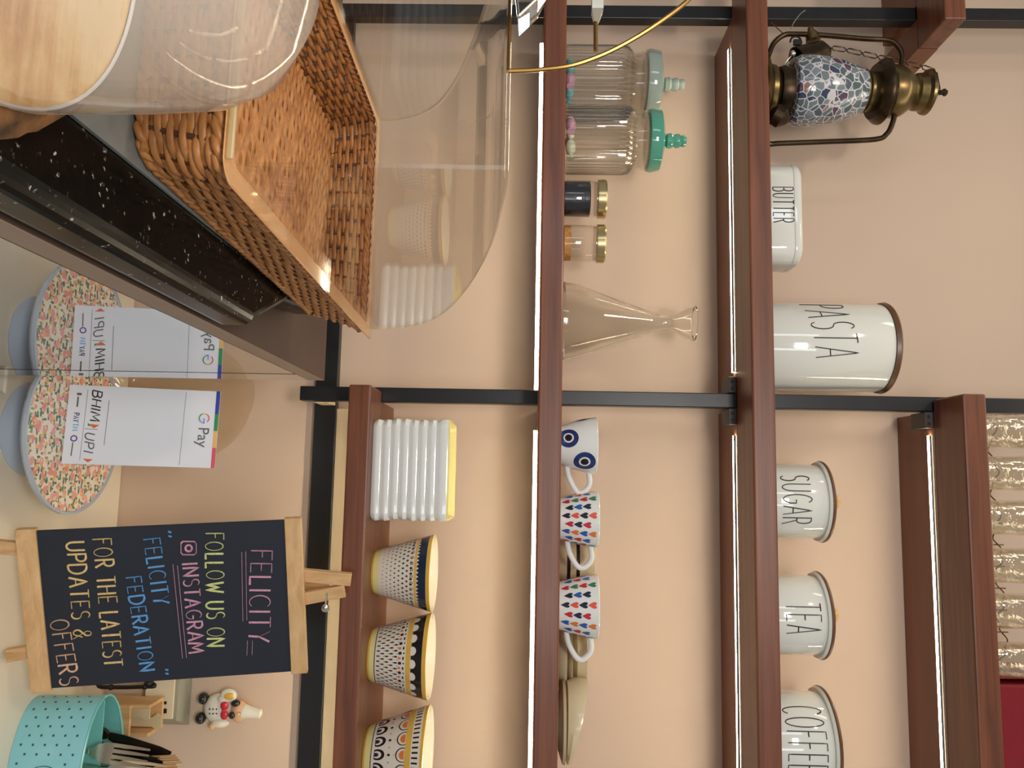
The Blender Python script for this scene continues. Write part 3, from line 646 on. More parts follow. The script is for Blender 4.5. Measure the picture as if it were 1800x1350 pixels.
# cream bowl behind the two heart mugs
def bowl_prof(r, rb, h, t=0.003):
    out = [(rb, 0), (rb*1.02, 0.003), (rb+(r-rb)*0.6, h*0.42), (r*0.97, h*0.8), (r, h)]
    return out+[(r-t*0.6, h+0.0008), (r-t, h)]+[(a-t, z+0.001) for a, z in reversed(out[1:-1])]
def simple_dish(name, label, V, yc, Y, r, prof, m, cat, zoff=0.0, tilt=0.0, grp=None):
    x = at(V, yc, Y).x; o = MB(); o.lathe(prof, m, 56); q = o.build(name); q.location = (x, Y, EZ+0.0552+zoff); q.rotation_euler = (0, tilt, 0)
    return tag(q, label, cat, grp)
xb = at(1000, 985, 1.475).x
q = thing('cream_bowl', 'cream bowl with black bands half hidden behind the heart mugs', 'bowl', (xb, 1.475, EZ+0.0552))
mb = MB(); p_ = [(0.030, 0), (0.034, 0.004), (0.046, 0.018), (0.047, 0.024), (0.051, 0.034), (0.052, 0.040), (0.054, 0.066), (0.052, 0.067), (0.050, 0.064), (0.04, 0.02)]
mb.lathe(p_, ['cream', 'cream', 'blackgl', 'cream', 'blackgl', 'cream', 'cream', 'cream', 'cream'], 56); mb.build('bowl_body', q)
# cream dishes on the right
simple_dish('cream_plate', 'cream plate lying flat under the slanting cream bowl', 990, 1268, 1.385, .07, [(0.036, 0), (0.040, 0.002), (0.064, 0.010), (0.066, 0.014), (0.063, 0.0148), (0.036, 0.006)], 'cream', 'plate')
mb = MB(); xt = at(1015, 1266, 1.385).x; n = 64
def slant(r, lo, hi): return [(r*cos(2*PI*j/n), r*sin(2*PI*j/n), lo+(hi-lo)*(1-cos(2*PI*j/n))/2) for j in range(n)]
mb.loft([slant(0.046, 0, 0), slant(0.062, 0.001, 0.003), slant(0.067, 0.003, 0.018), slant(0.066, 0.006, 0.036), slant(0.063, 0.006, 0.036), slant(0.058, 0.003, 0.012), slant(0.04, 0.002, 0.002)], 'cream')
q = mb.build('cream_bowl'); q.location = (xt, 1.385, EZ+0.0552+0.0152); tag(q, 'cream bowl with a slanting rim sitting on the cream plate', 'bowl')
simple_dish('cream_plate', 'cream plate at the bottom of the stack behind the right heart mug', 990, 1155, 1.455, .06, [(0.040, 0), (0.044, 0.002), (0.060, 0.014), (0.062, 0.018), (0.059, 0.0185), (0.036, 0.006)], 'cream', 'plate', grp='stacked cream dishes')
simple_dish('cream_plate', 'cream plate in the middle of the stack behind the right heart mug', 995, 1155, 1.455, .06, [(0.040, 0), (0.044, 0.001), (0.058, 0.007), (0.060, 0.009), (0.057, 0.0095), (0.036, 0.004)], 'cream', 'plate', 0.0187, grp='stacked cream dishes')
simple_dish('cream_bowl', 'cream bowl on top of the stack behind the right heart mug', 1010, 1150, 1.455, .06, [(0.030, 0), (0.034, 0.001), (0.050, 0.008), (0.056, 0.024), (0.054, 0.0245), (0.03, 0.005)], 'cream', 'bowl', 0.0284, grp='stacked cream dishes')

# ------------------------------------------------------------------ plates and patterned bowls on the lowest shelf
ZS = EZ-0.2567
cY = 1.395; cx = at(720, 826, cY).x; n_pl = 8
top = at(787, 826, cY-0.06).z; pitch = (top-0.004-ZS)/n_pl
hw = 86/F_PX*1.39
def plate_mb(last):
    mb = MB(); h = pitch-0.0004
    rg = [rr(hw*0.955, 0.062, 0.012, 0), rr(hw*0.985, 0.0645, 0.013, h*0.25), rr(hw, 0.066, 0.013, h*0.55), rr(hw*0.985, 0.0645, 0.013, h*0.92), rr(hw*0.955, 0.062, 0.012, h)]
    if not last: mb.loft(rg, 'white')
    else:
        rg[-2] = rr(hw*1.0, 0.066, 0.013, h*1.25); rg[-1] = rr(hw*0.985, 0.0645, 0.012, h*1.45)
        mb.loft(rg+[rr(hw*0.95, 0.061, 0.012, h*1.42), rr(hw*0.88, 0.055, 0.010, h*0.5)], ['white']*3+['yellowin']*3, (True, True))
    return mb
pos_words = ['lowest of the stack of square white plates', 'second from the bottom in the stack of square white plates', 'third from the bottom in the stack of square white plates', 'fourth from the bottom in the stack of square white plates', 'fifth from the bottom in the stack of square white plates', 'sixth from the bottom in the stack of square white plates', 'seventh from the bottom in the stack, just under the yellow-topped plate', 'topmost square plate of the stack with a pale yellow inside']
proto = plate_mb(False).build('square_plate'); rp = random.Random(2)
for i in range(n_pl):
    q = proto if i == 0 else (proto.copy() if i < n_pl-1 else plate_mb(True).build('square_plate'))
    if q.name not in C.objects: C.objects.link(q)
    q.location = (cx+rp.uniform(-0.0012, 0.0012), cY, ZS+0.0003+i*pitch)
    tag(q, pos_words[i], 'plate', 'stacked square white plates')
def pat_bowl(label, yc, Y, Vb, Vt, half, halfb, style):
    x = at(710, yc, Y).x; base = Vector((x, Y, ZS)); d = base.xy.length/F_PX
    r, rb = half*d*0.985, halfb*d*0.985; h = at(Vt, yc, Y).z-ZS
    o = thing('patterned_bowl', label, 'bowl', base, 0, 'patterned bowls')
    R = lambda t: rb+(r-rb)*(t**0.92)
    zs = {'dots': [(0, 'ochre'), (.03, 'yellowin'), (.13, 'offwhite'), (.74, 'ochre'), (.79, 'navy'), (.94, 'ochre'), (1, None)],
          'leaf': [(0, 'ochre'), (.03, 'yellowin'), (.12, 'navy'), (.135, 'offwhite'), (.66, 'ochre'), (.75, 'blackgl'), (.93, 'ochre'), (1, None)],
          'arch': [(0, 'ochre'), (.03, 'yellowin'), (.13, 'navy'), (.145, 'offwhite'), (.70, 'ochre'), (.80, 'offwhite'), (.95, 'ochre'), (1, None)]}[style]
    pr = [(R(t), h*t) for t, _ in zs]
    mb = MB(); ms = [m for _, m in zs[:-1]]
    prof = [(rb*0.8, 0)]+pr+[(r-0.002, h+0.001), (r-0.0055, h-0.001), (R(.6)-0.006, h*.6), (rb*0.85, h*0.12)]
    mb.lathe(prof, ['ochre']+ms+['yellowin', 'bowlin', 'bowlin', 'bowlin'], 64)
    f0 = wrap(pr, 0.0003); f = lambda a, z, r0=None: f0(a*prof_r(pr, z)/r, z)
    per = 2*PI*r
    def row(t, n, shape, m, ph=0.0):
        st = per/n
        for i in range(n): blob(mb, f, (i-n/2+ph)*st, h*t, shape, m)
    if style == 'dots':
        for j in range(8):
            row(.20+.07*j, 40, circ(0.0010+0.0002*j, None, 8), 'navy' if j % 2 else 'bronze_rim', 0.5*(j % 2))
        row(.70, 34, circ(0.0026, None, 10), 'bronze_rim'); row(.70, 34, circ(0.0014, None, 8), 'offwhite'); row(.795, 56, [(p*0.0016, q*0.0022) for p, q in circ(1, None, 8)], 'offwhite')
    if style == 'leaf':
        for j in range(5): row(.19+.075*j, 38, [(p*0.0016, q*0.0034) for p, q in circ(1, None, 8)], 'blackgl', 0.5*(j % 2))
        for j in range(5): row(.22+.075*j, 38, circ(0.0009, None, 6), 'bronze_rim', 0.5*(j % 2)+0.5)
        row(.565, 24, circ(0.0030, None, 10), 'navy'); row(.555, 24, circ(0.0026, None, 8), 'orange', .5); row(.62, 24, [(p*.0032, q*.0014) for p, q in circ(1, None, 8)], 'blackgl', .5); row(.63, 24, circ(0.0014, None, 8), 'blackgl')
        row(.765, 20, [(p*0.0078, max(-0.4, q)*0.0068) for p, q in circ(1, None, 16)], 'offwhite')
    if style == 'arch':
        st = [(p*0.0118, max(-0.45, q)*0.0125) for p, q in circ(1, None, 16)]
        row(.245, 18, st, 'blackgl'); g2_ = wrap(pr, 0.0006); f = lambda a, z, r0=None: g2_(a*prof_r(pr, z)/r, z)
        row(.235, 18, [(p*.66, q*.66) for p, q in st], 'offwhite'); g3_ = wrap(pr, 0.0009); f = lambda a, z, r0=None: g3_(a*prof_r(pr, z)/r, z)
        row(.22, 18, [(p*.36, q*.40) for p, q in st], 'navy')
        row(.44, 18, circ(0.0024, None, 10), 'blackgl'); row(.44, 18, circ(0.0011, None, 8), 'bronze_rim', .5); row(.53, 18, circ(0.0012, None, 8), 'ochre')
        f = lambda a, z, r0=None: f0(a*prof_r(pr, z)/r, z)
        row(.665, 18, [(p*0.0128, min(.35, q)*0.0115) for p, q in circ(1, None, 16)], 'blackgl'); f = lambda a, z, r0=None: g2_(a*prof_r(pr, z)/r, z)
        row(.67, 18, [(p*0.0112, min(.35, q)*0.0100) for p, q in circ(1, None, 16)], 'offwhite'); f = lambda a, z, r0=None: g3_(a*prof_r(pr, z)/r, z)
        row(.675, 18, [(p*0.0075, min(.3, q)*0.0065) for p, q in circ(1, None, 16)], 'orange')
        f = lambda a, z, r0=None: f0(a*prof_r(pr, z)/r, z); row(.87, 64, [(-.0014, -.0050), (.0014, -.0050), (.0014, .0050), (-.0014, .0050)], 'blackgl')
    mb.build('bowl_body', o); return o
pat_bowl('bowl patterned with rows of small dots under a navy band', 1006, 1.40, 667, 762, 66, 36, 'dots')
pat_bowl('bowl patterned with black leaves under a scalloped black band', 1152, 1.40, 660, 757, 71, 42, 'leaf')
pat_bowl('bowl patterned with black arches under a ticked white band', 1330, 1.40, 655, 752, 80, 46, 'arch')

# ------------------------------------------------------------------ tumblers and red box on the topmost shelf
ZT = EZ+0.737
gl_y = [758, 832, 910, 994, 1074, 1160]
def tumbler():
    mb = MB(); r = 0.030
    pr = [(r*0.80, 0.0003), (r*0.86, 0.002), (r*0.90, 0.02), (r*1.0, 0.11), (r*0.97, 0.11), (r*0.85, 0.02), (r*0.78, 0.010)]
    mb.lathe(pr, 'crackle', 40); return mb.build('glass_tumbler')
tw = ['first clear tumbler from the middle post on the topmost shelf', 'second clear tumbler from the middle post on the topmost shelf', 'third clear tumbler from the middle post on the topmost shelf', 'fourth clear tumbler from the middle post on the topmost shelf', 'fifth clear tumbler from the middle post on the topmost shelf', 'clear tumbler next to the red box on the topmost shelf']
pt = tumbler()
for i, y in enumerate(gl_y):
    q = pt if i == 0 else pt.copy()
    if i: C.objects.link(q)
    q.location = (at(1775, y, 1.365).x, 1.365, ZT+0.0008); tag(q, tw[i], 'tumbler', 'clear tumblers on the topmost shelf')
mb = MB(); xa, xb2 = at(1775, 735, 1.41).x, at(1775, 1190, 1.41).x
for zz_ in (0.02, 0.045, 0.07):
    mb.tube([(xa+(xb2-xa)*i/120, 1.412+0.004*sin(i*0.9), ZT+zz_+0.007*sin(i*PI/10)) for i in range(121)], 0.0011, 'gold', 6)
for i in range(13): mb.tube([(xa+(xb2-xa)*i/12, 1.412, ZT+0.0015), (xa+(xb2-xa)*i/12, 1.412, ZT+0.08)], 0.0011, 'gold', 6)
wr = mb.build('wire_rack', None, (xa, 1.412, ZT)); tag(wr, 'wavy brass wire rack behind the clear tumblers', 'wire rack')
x0 = at(1780, 1200, 1.36).x; o = thing('red_box', 'red box with a dusty pink lid at the right end of the topmost shelf', 'box', (x0, 1.36, ZT))
mb = MB(); mb.box((0.004, 0.004, 0.0005), (0.20, 0.12, 0.10), 'redbox'); mb.build('box_body', o, None, 0, 0.004)
mb = MB(); mb.box((0, 0, 0.1005), (0.204, 0.124, 0.13), 'pinkbox'); mb.build('lid', o, None, 0, 0.004)
mb = MB(); mb.box((-0.012, 0.02, 0.0005), (-0.001, 0.10, 0.12), 'pinkbox'); mb.build('side_flap', o, None, 0, 0.002)

# ------------------------------------------------------------------ back counter
CZ = EZ-0.775
o = thing('back_counter', 'cream worktop along the wall under the shelves', 'counter', (-0.11, 0.98, 0))
mb = MB(); mb.prism([(-0.115, 0.98), (1.0, 0.98), (1.0, YW-0.001), (-1.0, YW-0.001), (-1.0, 1.17), (-0.115, 1.17)], CZ-0.03, CZ, 'counter'); mb.build('worktop', o, o.location, 0, 0.003)
mb = MB(); mb.box((-0.095, 1.01, 0.0), (1.0, YW-0.01, CZ-0.0305), 'cream_paint'); mb.build('cabinet', o, o.location, 0)

# floral cake stand
pc = Vector((-0.0655, 1.234, 0)); PR = 0.130; PZ = EZ-0.700
o = thing('cake_stand', 'round cake stand with a floral printed top and pale rim', 'cake stand', (pc.x, pc.y, CZ))
mb = MB(); hz = PZ-CZ
mb.lathe([(PR*0.35, hz-0.014), (PR*0.96, hz-0.008), (PR, hz-0.002), (PR, hz+0.003), (PR-0.0035, hz+0.0035), (PR-0.005, hz+0.0005)], 'bluegrey', 72, cap=(True, False)); mb.build('rim', o)
mb = MB(); mb.lathe([(PR-0.005, hz+0.0004), (PR*0.5, hz+0.0005), (0.001, hz+0.0005)], 'floral', 72, cap=(False, True)); mb.build('printed_top', o)
mb = MB(); mb.lathe([(0.070, 0.0003), (0.072, 0.003), (0.060, 0.010), (0.036, 0.026), (0.030, 0.042), (0.045, hz-0.0145)], 'bluegrey', 56); mb.build('pedestal', o)

# payment card stand
A0, A1 = atz(122, 676, -0.6985), atz(107, 815, -0.6985)
T1 = at(382, 818, 1.250)
o = thing('card_stand', 'white payment card stand leaning on the floral cake stand', 'sign', A0)
u = (A1-A0); cw = u.length; u.normalize()
tl_ = at(388, 684, 1.250); v = (tl_-A0); v = (v-u*v.dot(u)); chh = v.length; v.normalize(); nrm = u.cross(v)
def K(a, b, d=0.0): return u*(a*cw)+v*(b*chh)+nrm*d                 # local
def tri(name, pts, m, d):
    mb = MB(); mb.loft([[K(a, b, d) for a, b in pts], [K(a, b, d+0.0003) for a, b in pts]], m); mb.build(name, cb, None, 0)
mb = MB(); mb.loft([[K(a, b, -0.003) for a, b in ((0, 0.003), (1, 0.003), (1, 1), (0, 1))], [K(a, b, 0) for a, b in ((0, 0.003), (1, 0.003), (1, 1), (0, 1))]], 'card'); cb = mb.build('card_face', o, None, 0)
mb = MB(); e0 = A0; bk = Vector((nrm.x, nrm.y, 0)).normalized()
mb.loft([[K(0.1, 0.003, -0.004), K(0.9, 0.003, -0.004), K(0.9, 0.003, -0.004)-bk*0.055, K(0.1, 0.003, -0.004)-bk*0.055], [K(0.1, 0.012, -0.004), K(0.9, 0.012, -0.004), K(0.9, 0.012, -0.004)-bk*0.055, K(0.1, 0.012, -0.004)-bk*0.055]], 'acrylic')
mb.build('foot', o, None, 0)
for a, b, m in ((0, .30, 'stripeb'), (.30, .52, 'gg'), (.52, .74, 'stripey'), (.74, 1, 'striper')): tri('colour_stripe', [(a, .974), (b, .974), (b, 1), (a, 1)], m, 0.0002)
mb = MB()
def ring_arc(cx_, cy_, r, a0, a1, m): mb.tube([K(cx_, cy_, 0.0004)+u*(r*cos(math.radians(a0+(a1-a0)*i/8)))+v*(r*sin(math.radians(a0+(a1-a0)*i/8))) for i in range(9)], 0.0015, m, 5, flat=0.25)
for a0, a1, m in ((40, 150, 'gr'), (150, 205, 'gy'), (205, 300, 'gg'), (300, 362, 'gb')): ring_arc(.36, .905, 0.0072, a0, a1, m)
mb.tube([K(.36, .905, 0.0004), K(.36, .905, 0.0004)+u*0.0085], 0.0014, 'gb', 5, flat=0.25)
mb.build('round_logo', cb, None, 0); mb = MB(); write(mb, 'BHIM', lambda a, b: K(.06, .155, 0.0004)+u*(a+b*0.2)+v*(b-0.00*a), cw*.38, .068*chh*0.9, 0.0011, 'ink', .3, flat=0.3)
mb.build('lettering', cb, None, 0); mb = MB(); write(mb, 'UPI', lambda a, b: K(.60, .135, 0.0004)+u*(a+b*0.2)+v*b, cw*.24, .068*chh*0.9, 0.0010, 'grey', .35, flat=0.3)
mb.build('lettering', cb, None, 0); tri('flag_mark', [(.49, .15), (.545, .185), (.50, .22)], 'flago', 0.0003); tri('flag_mark', [(.93, .135), (.975, .17), (.935, .20)], 'flago', 0.0003)
tri('flag_mark', [(.475, .145), (.51, .145), (.525, .165)], 'gg', 0.0003); tri('ruled_line', [(.03, .768), (.97, .762), (.97, .764), (.03, .770)], 'grey', 0.0001)
tri('ruled_line', [(.05, .122), (.95, .115), (.95, .117), (.05, .124)], 'grey', 0.0001); tri('ruled_line', [(.18, .265), (.75, .26), (.75, .263), (.18, .268)], 'grey', 0.0001)
tri('ruled_line', [(.55, .13), (.556, .13), (.56, .21), (.554, .21)], 'grey', 0.0001)
mb = MB(); write(mb, 'PAY', lambda a, b: K(.36, .05, 0.0004)+u*a+v*b, cw*.11, .034*chh, 0.0007, 'ptn', .3, flat=0.3); write(mb, 'TM', lambda a, b: K(.49, .05, 0.0004)+u*a+v*b, cw*.09, .034*chh, 0.0007, 'cyan', .3, flat=0.3)
mb.build('lettering', cb, None, 0); mb = MB(); mb.tube([K(.68, .065, 0.0004)+u*(0.0042*cos(t*PI/6))+v*(0.0042*sin(t*PI/6)) for t in range(12)], 0.0010, 'purple', 5, closed=True, flat=0.3)
tri('small_mark', [(.73, .058), (.90, .055), (.90, .062), (.73, .065)], 'grey', 0.0001); tri('small_mark', [(.10, .055), (.13, .055), (.13, .085), (.10, .085)], 'grey', 0.0001); tri('small_mark', [(.15, .06), (.28, .06), (.28, .07), (.15, .07)], 'grey', 0.0001)
mb.build('round_mark', cb, None, 0)
Rm = Matrix((u, v, nrm)).transposed().to_4x4()
font_text('Pay', chh*0.105, 'grey', Matrix.Translation(K(.475, .872, 0.0004)) @ Rm, 'wordmark', cb)

# rippled glass plate standing behind the card
rp_ = 0.132; px_ = at(300, 688, 1.43)
o = MB(); n = 72
prof = [(0.002, 0.0), (0.05, 0.002), (0.095, 0.006), (0.118, 0.016), (rp_, 0.022), (rp_, 0.026), (0.116, 0.020), (0.093, 0.010), (0.05, 0.006), (0.002, 0.004)]
rings = [[(r*(1+(0.006*sin(9*2*PI*j/n) if r > 0.1 else 0))*cos(2*PI*j/n), r*(1+(0.006*sin(9*2*PI*j/n) if r > 0.1 else 0))*sin(2*PI*j/n), z) for j in range(n)] for r, z in prof]
o.loft(rings, 'ripple'); q = o.build('glass_plate')
q.rotation_euler = (PI/2-0.22, 0, 0); q.location = (px_.x, 1.455, CZ+0.138)
tag(q, 'rippled amber glass plate standing upright behind the white card', 'plate')

# ------------------------------------------------------------------ chalkboard easel
BL, BR, TL, TR = at(63, 934, 1.170), at(92, 1212, 1.233), at(502, 914, 1.219), at(510, 1178, 1.292)
bu = ((BR-BL)+(TR-TL)).normalized(); bv = ((TL-BL)+(TR-BR)); bv = (bv-bu*bv.dot(bu)).normalized(); bn = bu.cross(bv)   # bn points to the camera
BWd = ((BR-BL).length+(TR-TL).length)/2; BH = ((TL-BL).length+(TR-BR).length)/2
ctr = (BL+BR+TL+TR)/4; O = ctr-bu*BWd/2-bv*BH/2
es = thing('chalkboard_easel', 'chalkboard sign on a small pine easel on the counter', 'chalkboard', Vector((ctr.x, ctr.y, CZ)))
TB = Matrix((bu, bv, bn)).transposed().to_4x4(); TB.translation = O-es.location
mb = MB(); mb.box((0, 0, -0.004), (BWd, BH, 0.0), 'chalk', T=TB); slate = mb.build('slate', es, None, 0)
mb = MB(); mb.box((-0.004, -0.028, -0.008), (BWd+0.004, 0.0, 0.004), 'pine', T=TB); mb.build('bottom_rail', es, None, 0, 0.0012)
mb = MB(); mb.box((-0.003, BH, -0.008), (BWd+0.003, BH+0.025, 0.004), 'pine', T=TB); mb.build('top_rail', es, None, 0, 0.0012)
def legs(a, b, wd, dp, name):
    mb = MB(); a, b = Vector(a), Vector(b); d = (b-a).normalized(); s_ = d.cross(Vector((0, 0, 1))).normalized()*wd/2
    e = Vector((0, 0, dp))
    mb.loft([[a-s_, a+s_, a+s_-e, a-s_-e], [b-s_, b+s_, b+s_-e, b-s_-e]], 'pinev', T=TB); return mb.build(name, es, None, 0, 0.0012)
def foot(frac, dep):   # local point on the worktop below u = frac
    p = Vector((frac, 0, dep)); wz = (TB @ p+es.location).z; return Vector((frac, -(wz-CZ-0.006)/bv.z, dep))
apex = (BWd*0.47, BH+0.093, -0.010)
legs(foot(0.025, -0.009), (BWd*0.43, BH+0.095, -0.009), 0.020, 0.010, 'leg'); legs(foot(BWd-0.05, -0.0085), (BWd*0.50, BH+0.085, -0.0085), 0.020, 0.010, 'leg')
back_b = TB.inverted() @ (Vector((ctr.x+0.02, 1.47, CZ+0.007))-es.location); legs(back_b, (BWd*0.47, BH+0.06, -0.022), 0.018, 0.010, 'leg')
mb = MB(); mb.lathe([(0.006, 0), (0.006, 0.004), (0.003, 0.006)], 'steel', 12, T=TB @ Matrix.Translation((BWd*0.60, BH+0.055, -0.008))); mb.tube([TB @ Vector((BWd*0.50, BH+0.058, -0.009)), TB @ Vector((BWd*0.60, BH+0.055, -0.008))], 0.002, 'steel', 8); mb.build('hinge_bolt', es, None)
def chalk(name, text, p0, p1, hgt, m, r=0.0017, gap=.3, ul=None):
    a = TB.inverted() @ (plane_hit(*p0, O, bn)-es.location); b = TB.inverted() @ (plane_hit(*p1, O, bn)-es.location)
    d = Vector((b.x-a.x, b.y-a.y)); L = d.length; d.normalize(); hh = hgt/F_PX*1.22
    mb = MB(); write(mb, text, lambda q_, w_: TB @ Vector((a.x+d.x*q_-d.y*w_, a.y+d.y*q_+d.x*w_, 0.0003)), L, hh, r, m, gap, flat=0.35, jitter=0.02)
    for seg in (ul or []):
        e0 = TB.inverted() @ (plane_hit(*seg[0], O, bn)-es.location); e1 = TB.inverted() @ (plane_hit(*seg[1], O, bn)-es.location)
        mb.tube([TB @ Vector((e0.x, e0.y, 0.0003)), TB @ Vector(((e0.x+e1.x)/2, (e0.y+e1.y)/2, 0.0003)), TB @ Vector((e1.x, e1.y, 0.0003))], 0.0010, m, 5, flat=0.35)
    mb.build('chalk_lettering', slate, None)
chalk('l', 'FELICITY', (441, 967), (437, 1128), 36, 'c_pink', ul=[((432, 969), (434, 1090)), ((425, 970), (427, 1092)), ((444, 1126), (443, 1151)), ((435, 1126), (434, 1152))])
chalk('l', 'FOLLOW US ON', (361, 937), (364, 1136), 30, 'c_lime')
chalk('l', '@', (318, 952), (318, 975), 25, 'c_pink')
chalk('l', 'INSTAGRAM', (320, 991), (332, 1148), 26, 'c_pink', ul=[((312, 994), (328, 1156)), ((304, 992), (321, 1157))])
chalk('l', '"', (278, 934), (278, 945), 22, 'c_sky', 0.0014); chalk('l', 'FELICITY', (252, 948), (270, 1063), 27, 'c_sky'); chalk('l', 'FEDERATION', (221, 1016), (246, 1180), 25, 'c_sky'); chalk('l', '"', (275, 1178), (276, 1188), 20, 'c_sky', 0.0014)
chalk('l', 'FOR THE LATEST', (163, 948), (184, 1172), 30, 'c_straw'); chalk('l', 'UPDATES &', (116, 954), (130, 1123), 29, 'c_straw'); chalk('l', 'OFFERS', (88, 1091), (107, 1205), 30, 'c_peach')

# ------------------------------------------------------------------ wall socket, figurine, cable
xa, xb2 = at(280, 1150, 1.50).x, at(280, 1264, 1.497).x; za, zb_ = at(254, 1230, 1.497).z, at(304, 1230, 1.497).z
o = thing('wall_socket', 'cream socket plate on a grey wall box beside the chalkboard', 'socket', ((xa+xb2)/2, YW-0.001, (za+zb_)/2))
hx_, hz_ = (xb2-xa)/2, (zb_-za)/2
mb = MB(); mb.loft([[(-hx_-0.02, 0, -hz_-0.02), (hx_+0.02, 0, -hz_-0.02), (hx_+0.02, 0, hz_+0.018), (-hx_-0.02, 0, hz_+0.018)], [(-hx_-0.004, -0.03, -hz_-0.004), (hx_+0.004, -0.03, -hz_-0.004), (hx_+0.004, -0.03, hz_+0.006), (-hx_-0.004, -0.03, hz_+0.006)]], 'socketbox'); mb.build('wall_box', o, None, 0, 0.001)
mb = MB(); mb.box((-hx_, -0.036, -hz_), (hx_, -0.0302, hz_), 'socket')
for dx, dz, s_ in ((hx_-0.020, hz_*-0.35, 0.005), (hx_-0.014, hz_*0.45, 0.006), (hx_-0.028, hz_*0.45, 0.004)): mb.box((dx-s_*0.7, -0.0368, dz-s_*0.7), (dx+s_*0.7, -0.0358, dz+s_*0.7), 'cable')
mb.build('socket_plate', o, None, 0, 0.001)
pp = [at(265, 1199, 1.47), at(272, 1206, 1.46), at(255, 1207, 1.46), at(225, 1208, 1.46), at(195, 1208, 1.46), at(176, 1207, 1.46), at(172, 1200, 1.46), at(171, 1185, 1.46)]
mb = MB(); mb.tube(smooth_pts(pp, 6), 0.0035, 'cable', 10); mb.ball(at(262, 1201, 1.462), 0.008, 'cable', 14)
for p in pp[2:7:2]: mb.ball(p, 0.0055, 'cable', 10)
q = mb.build('power_cable', None, tuple(pp[4])); tag(q, 'black power cable hanging from the wall socket', 'cable')

fy = 1.515
def FP(V, y, dy=0.0): p = at(V, y, fy); return Vector((p.x, fy+dy, p.z))
fb = FP(380, 1245); sc_ = 1.5/F_PX
fig = thing('chef_figurine', 'small white chef figurine fixed to the wall', 'figurine', (fb.x, YW-0.001, fb.z))
def fball(name, V, y, rx, rz, m, dy=0.0, dep=0.010, par=None):
    mb = MB(); mb.ball(FP(V, y, dy)-fig.location, 1.0, m, 20, (rx*sc_, dep, rz*sc_)); return mb.build(name, par or fig, None, 60)
body = fball('body', 382, 1246, 25, 24, 'whitepaint', 0.004, 0.014)
for i in range(3):
    for s_ in (-4, 4): fball('coat_button', 372+i*6, 1246+s_+2, 1.4, 1.4, 'blackgl', -0.0095, 0.001, body)
fball('foot', 357, 1228, 10, 9, 'blackgl', 0.002, 0.012); fball('foot', 352, 1263, 10, 9, 'blackgl', 0.002, 0.012)
fball('arm', 396, 1228, 9, 13, 'whitepaint', -0.002, 0.010); fball('arm', 388, 1270, 8, 16, 'whitepaint', -0.002, 0.010)
fball('glove', 376, 1274, 5, 6, 'skin', -0.006, 0.008)
pan = fball('frying_pan', 405, 1220, 11, 14, 'whitepaint', -0.008, 0.005); fball('egg_yolk', 407, 1221, 6, 9, 'ochre', -0.012, 0.003, pan)
hd = fball('head', 421, 1250, 18, 14, 'skin', 0.0, 0.014)
fball('cheek_patch', 417, 1234, 6, 8, 'blackgl', -0.008, 0.007, hd); fball('cheek_patch', 412, 1254, 6, 6, 'blackgl', -0.012, 0.005, hd)
fball('eye', 430, 1246, 1.5, 2, 'blackgl', -0.011, 0.002, hd); fball('eye', 430, 1255, 1.5, 2, 'blackgl', -0.011, 0.002, hd); fball('nose', 424, 1250, 3, 3, 'skin', -0.014, 0.004, hd)
mb = MB()
for s_ in (-1, 1): mb.ball(FP(398, 1246+s_*8, -0.010)-fig.location, 1, 'red', 14, (8*sc_, 0.004, 7*sc_), )
mb.ball(FP(398, 1246, -0.012)-fig.location, 1, 'red', 12, (3*sc_, 0.004, 4*sc_)); mb.build('bow_tie', fig, None, 60)
mb = MB(); A_ = FP(428, 1250)-fig.location; mb.lathe([(12*sc_, 0), (12.5*sc_, 0.004), (10*sc_, 0.012), (8.5*sc_, 0.022), (8*sc_, 0.032), (5*sc_, 0.034)], 'whitepaint', 24, T=Matrix.Translation(A_+Vector((0, -0.001, 0))) @ Matrix.Rotation(0.12, 4, 'Y')); mb.build('chef_hat', fig, None)

# ------------------------------------------------------------------ cutlery holder
fz = atz(7, 1345, -0.775)
ty = fz.y+0.070; tx = at(100, 1382, ty).x; left = at(150, 1221, ty).x; rx = tx-left; ry = 0.068; th = at(138, 1345, fz.y).z-CZ
tin = thing('cutlery_holder', 'teal spotted cutlery tin with dark lettering on the counter', 'cutlery holder', (tx, ty, CZ))
mb = MB(); n = 72
rings = [[(rx*s_*cos(2*PI*j/n), ry*s_*sin(2*PI*j/n), z) for j in range(n)] for s_, z in ((0.97, 0.0005), (0.975, 0.002), (1.0, th), (0.985, th+0.0003), (0.955, 0.004))]
mb.loft(rings, ['teal', 'teal', 'teal', 'tealin'])
def TE(a, z, off=0.0003):      # a: angle on the oval
    s_ = 0.975+0.025*z/th; return Vector(((rx*s_+off)*cos(a), (ry*s_+off)*sin(a), z))
ang0 = -PI+0.35
# evenly spaced spots by arc length
tab = [0.0]; NA = 400; a_s = [-PI*1.0+PI*1.0*i/NA for i in range(NA+1)]
for i in range(NA): tab.append(tab[-1]+(TE(a_s[i+1], 0)-TE(a_s[i], 0)).length)
def arc_a(s_):
    for i in range(NA):
        if tab[i+1] >= s_: return a_s[i]+(a_s[i+1]-a_s[i])*(s_-tab[i])/(tab[i+1]-tab[i])
    return a_s[-1]
for c in range(int(tab[-1]/0.013)):
    for rw in range(5):
        z = th*(0.12+0.165*rw)+(th*0.082 if c % 2 else 0); s0 = (c+0.5)*0.013
        if 0.33*tab[-1] < s0 and 0.14*th < z < 0.78*th and rw in (1, 2, 3) and s0 > 0.33*tab[-1]: continue
        a_c = arc_a(s0); mb.fan(TE(a_c, z, 0.0005), [TE(arc_a(s0+x_), z+y_, 0.0005) for x_, y_ in circ(0.0019, None, 8)], 'tealdark')
tb = mb.build('tin_body', tin)
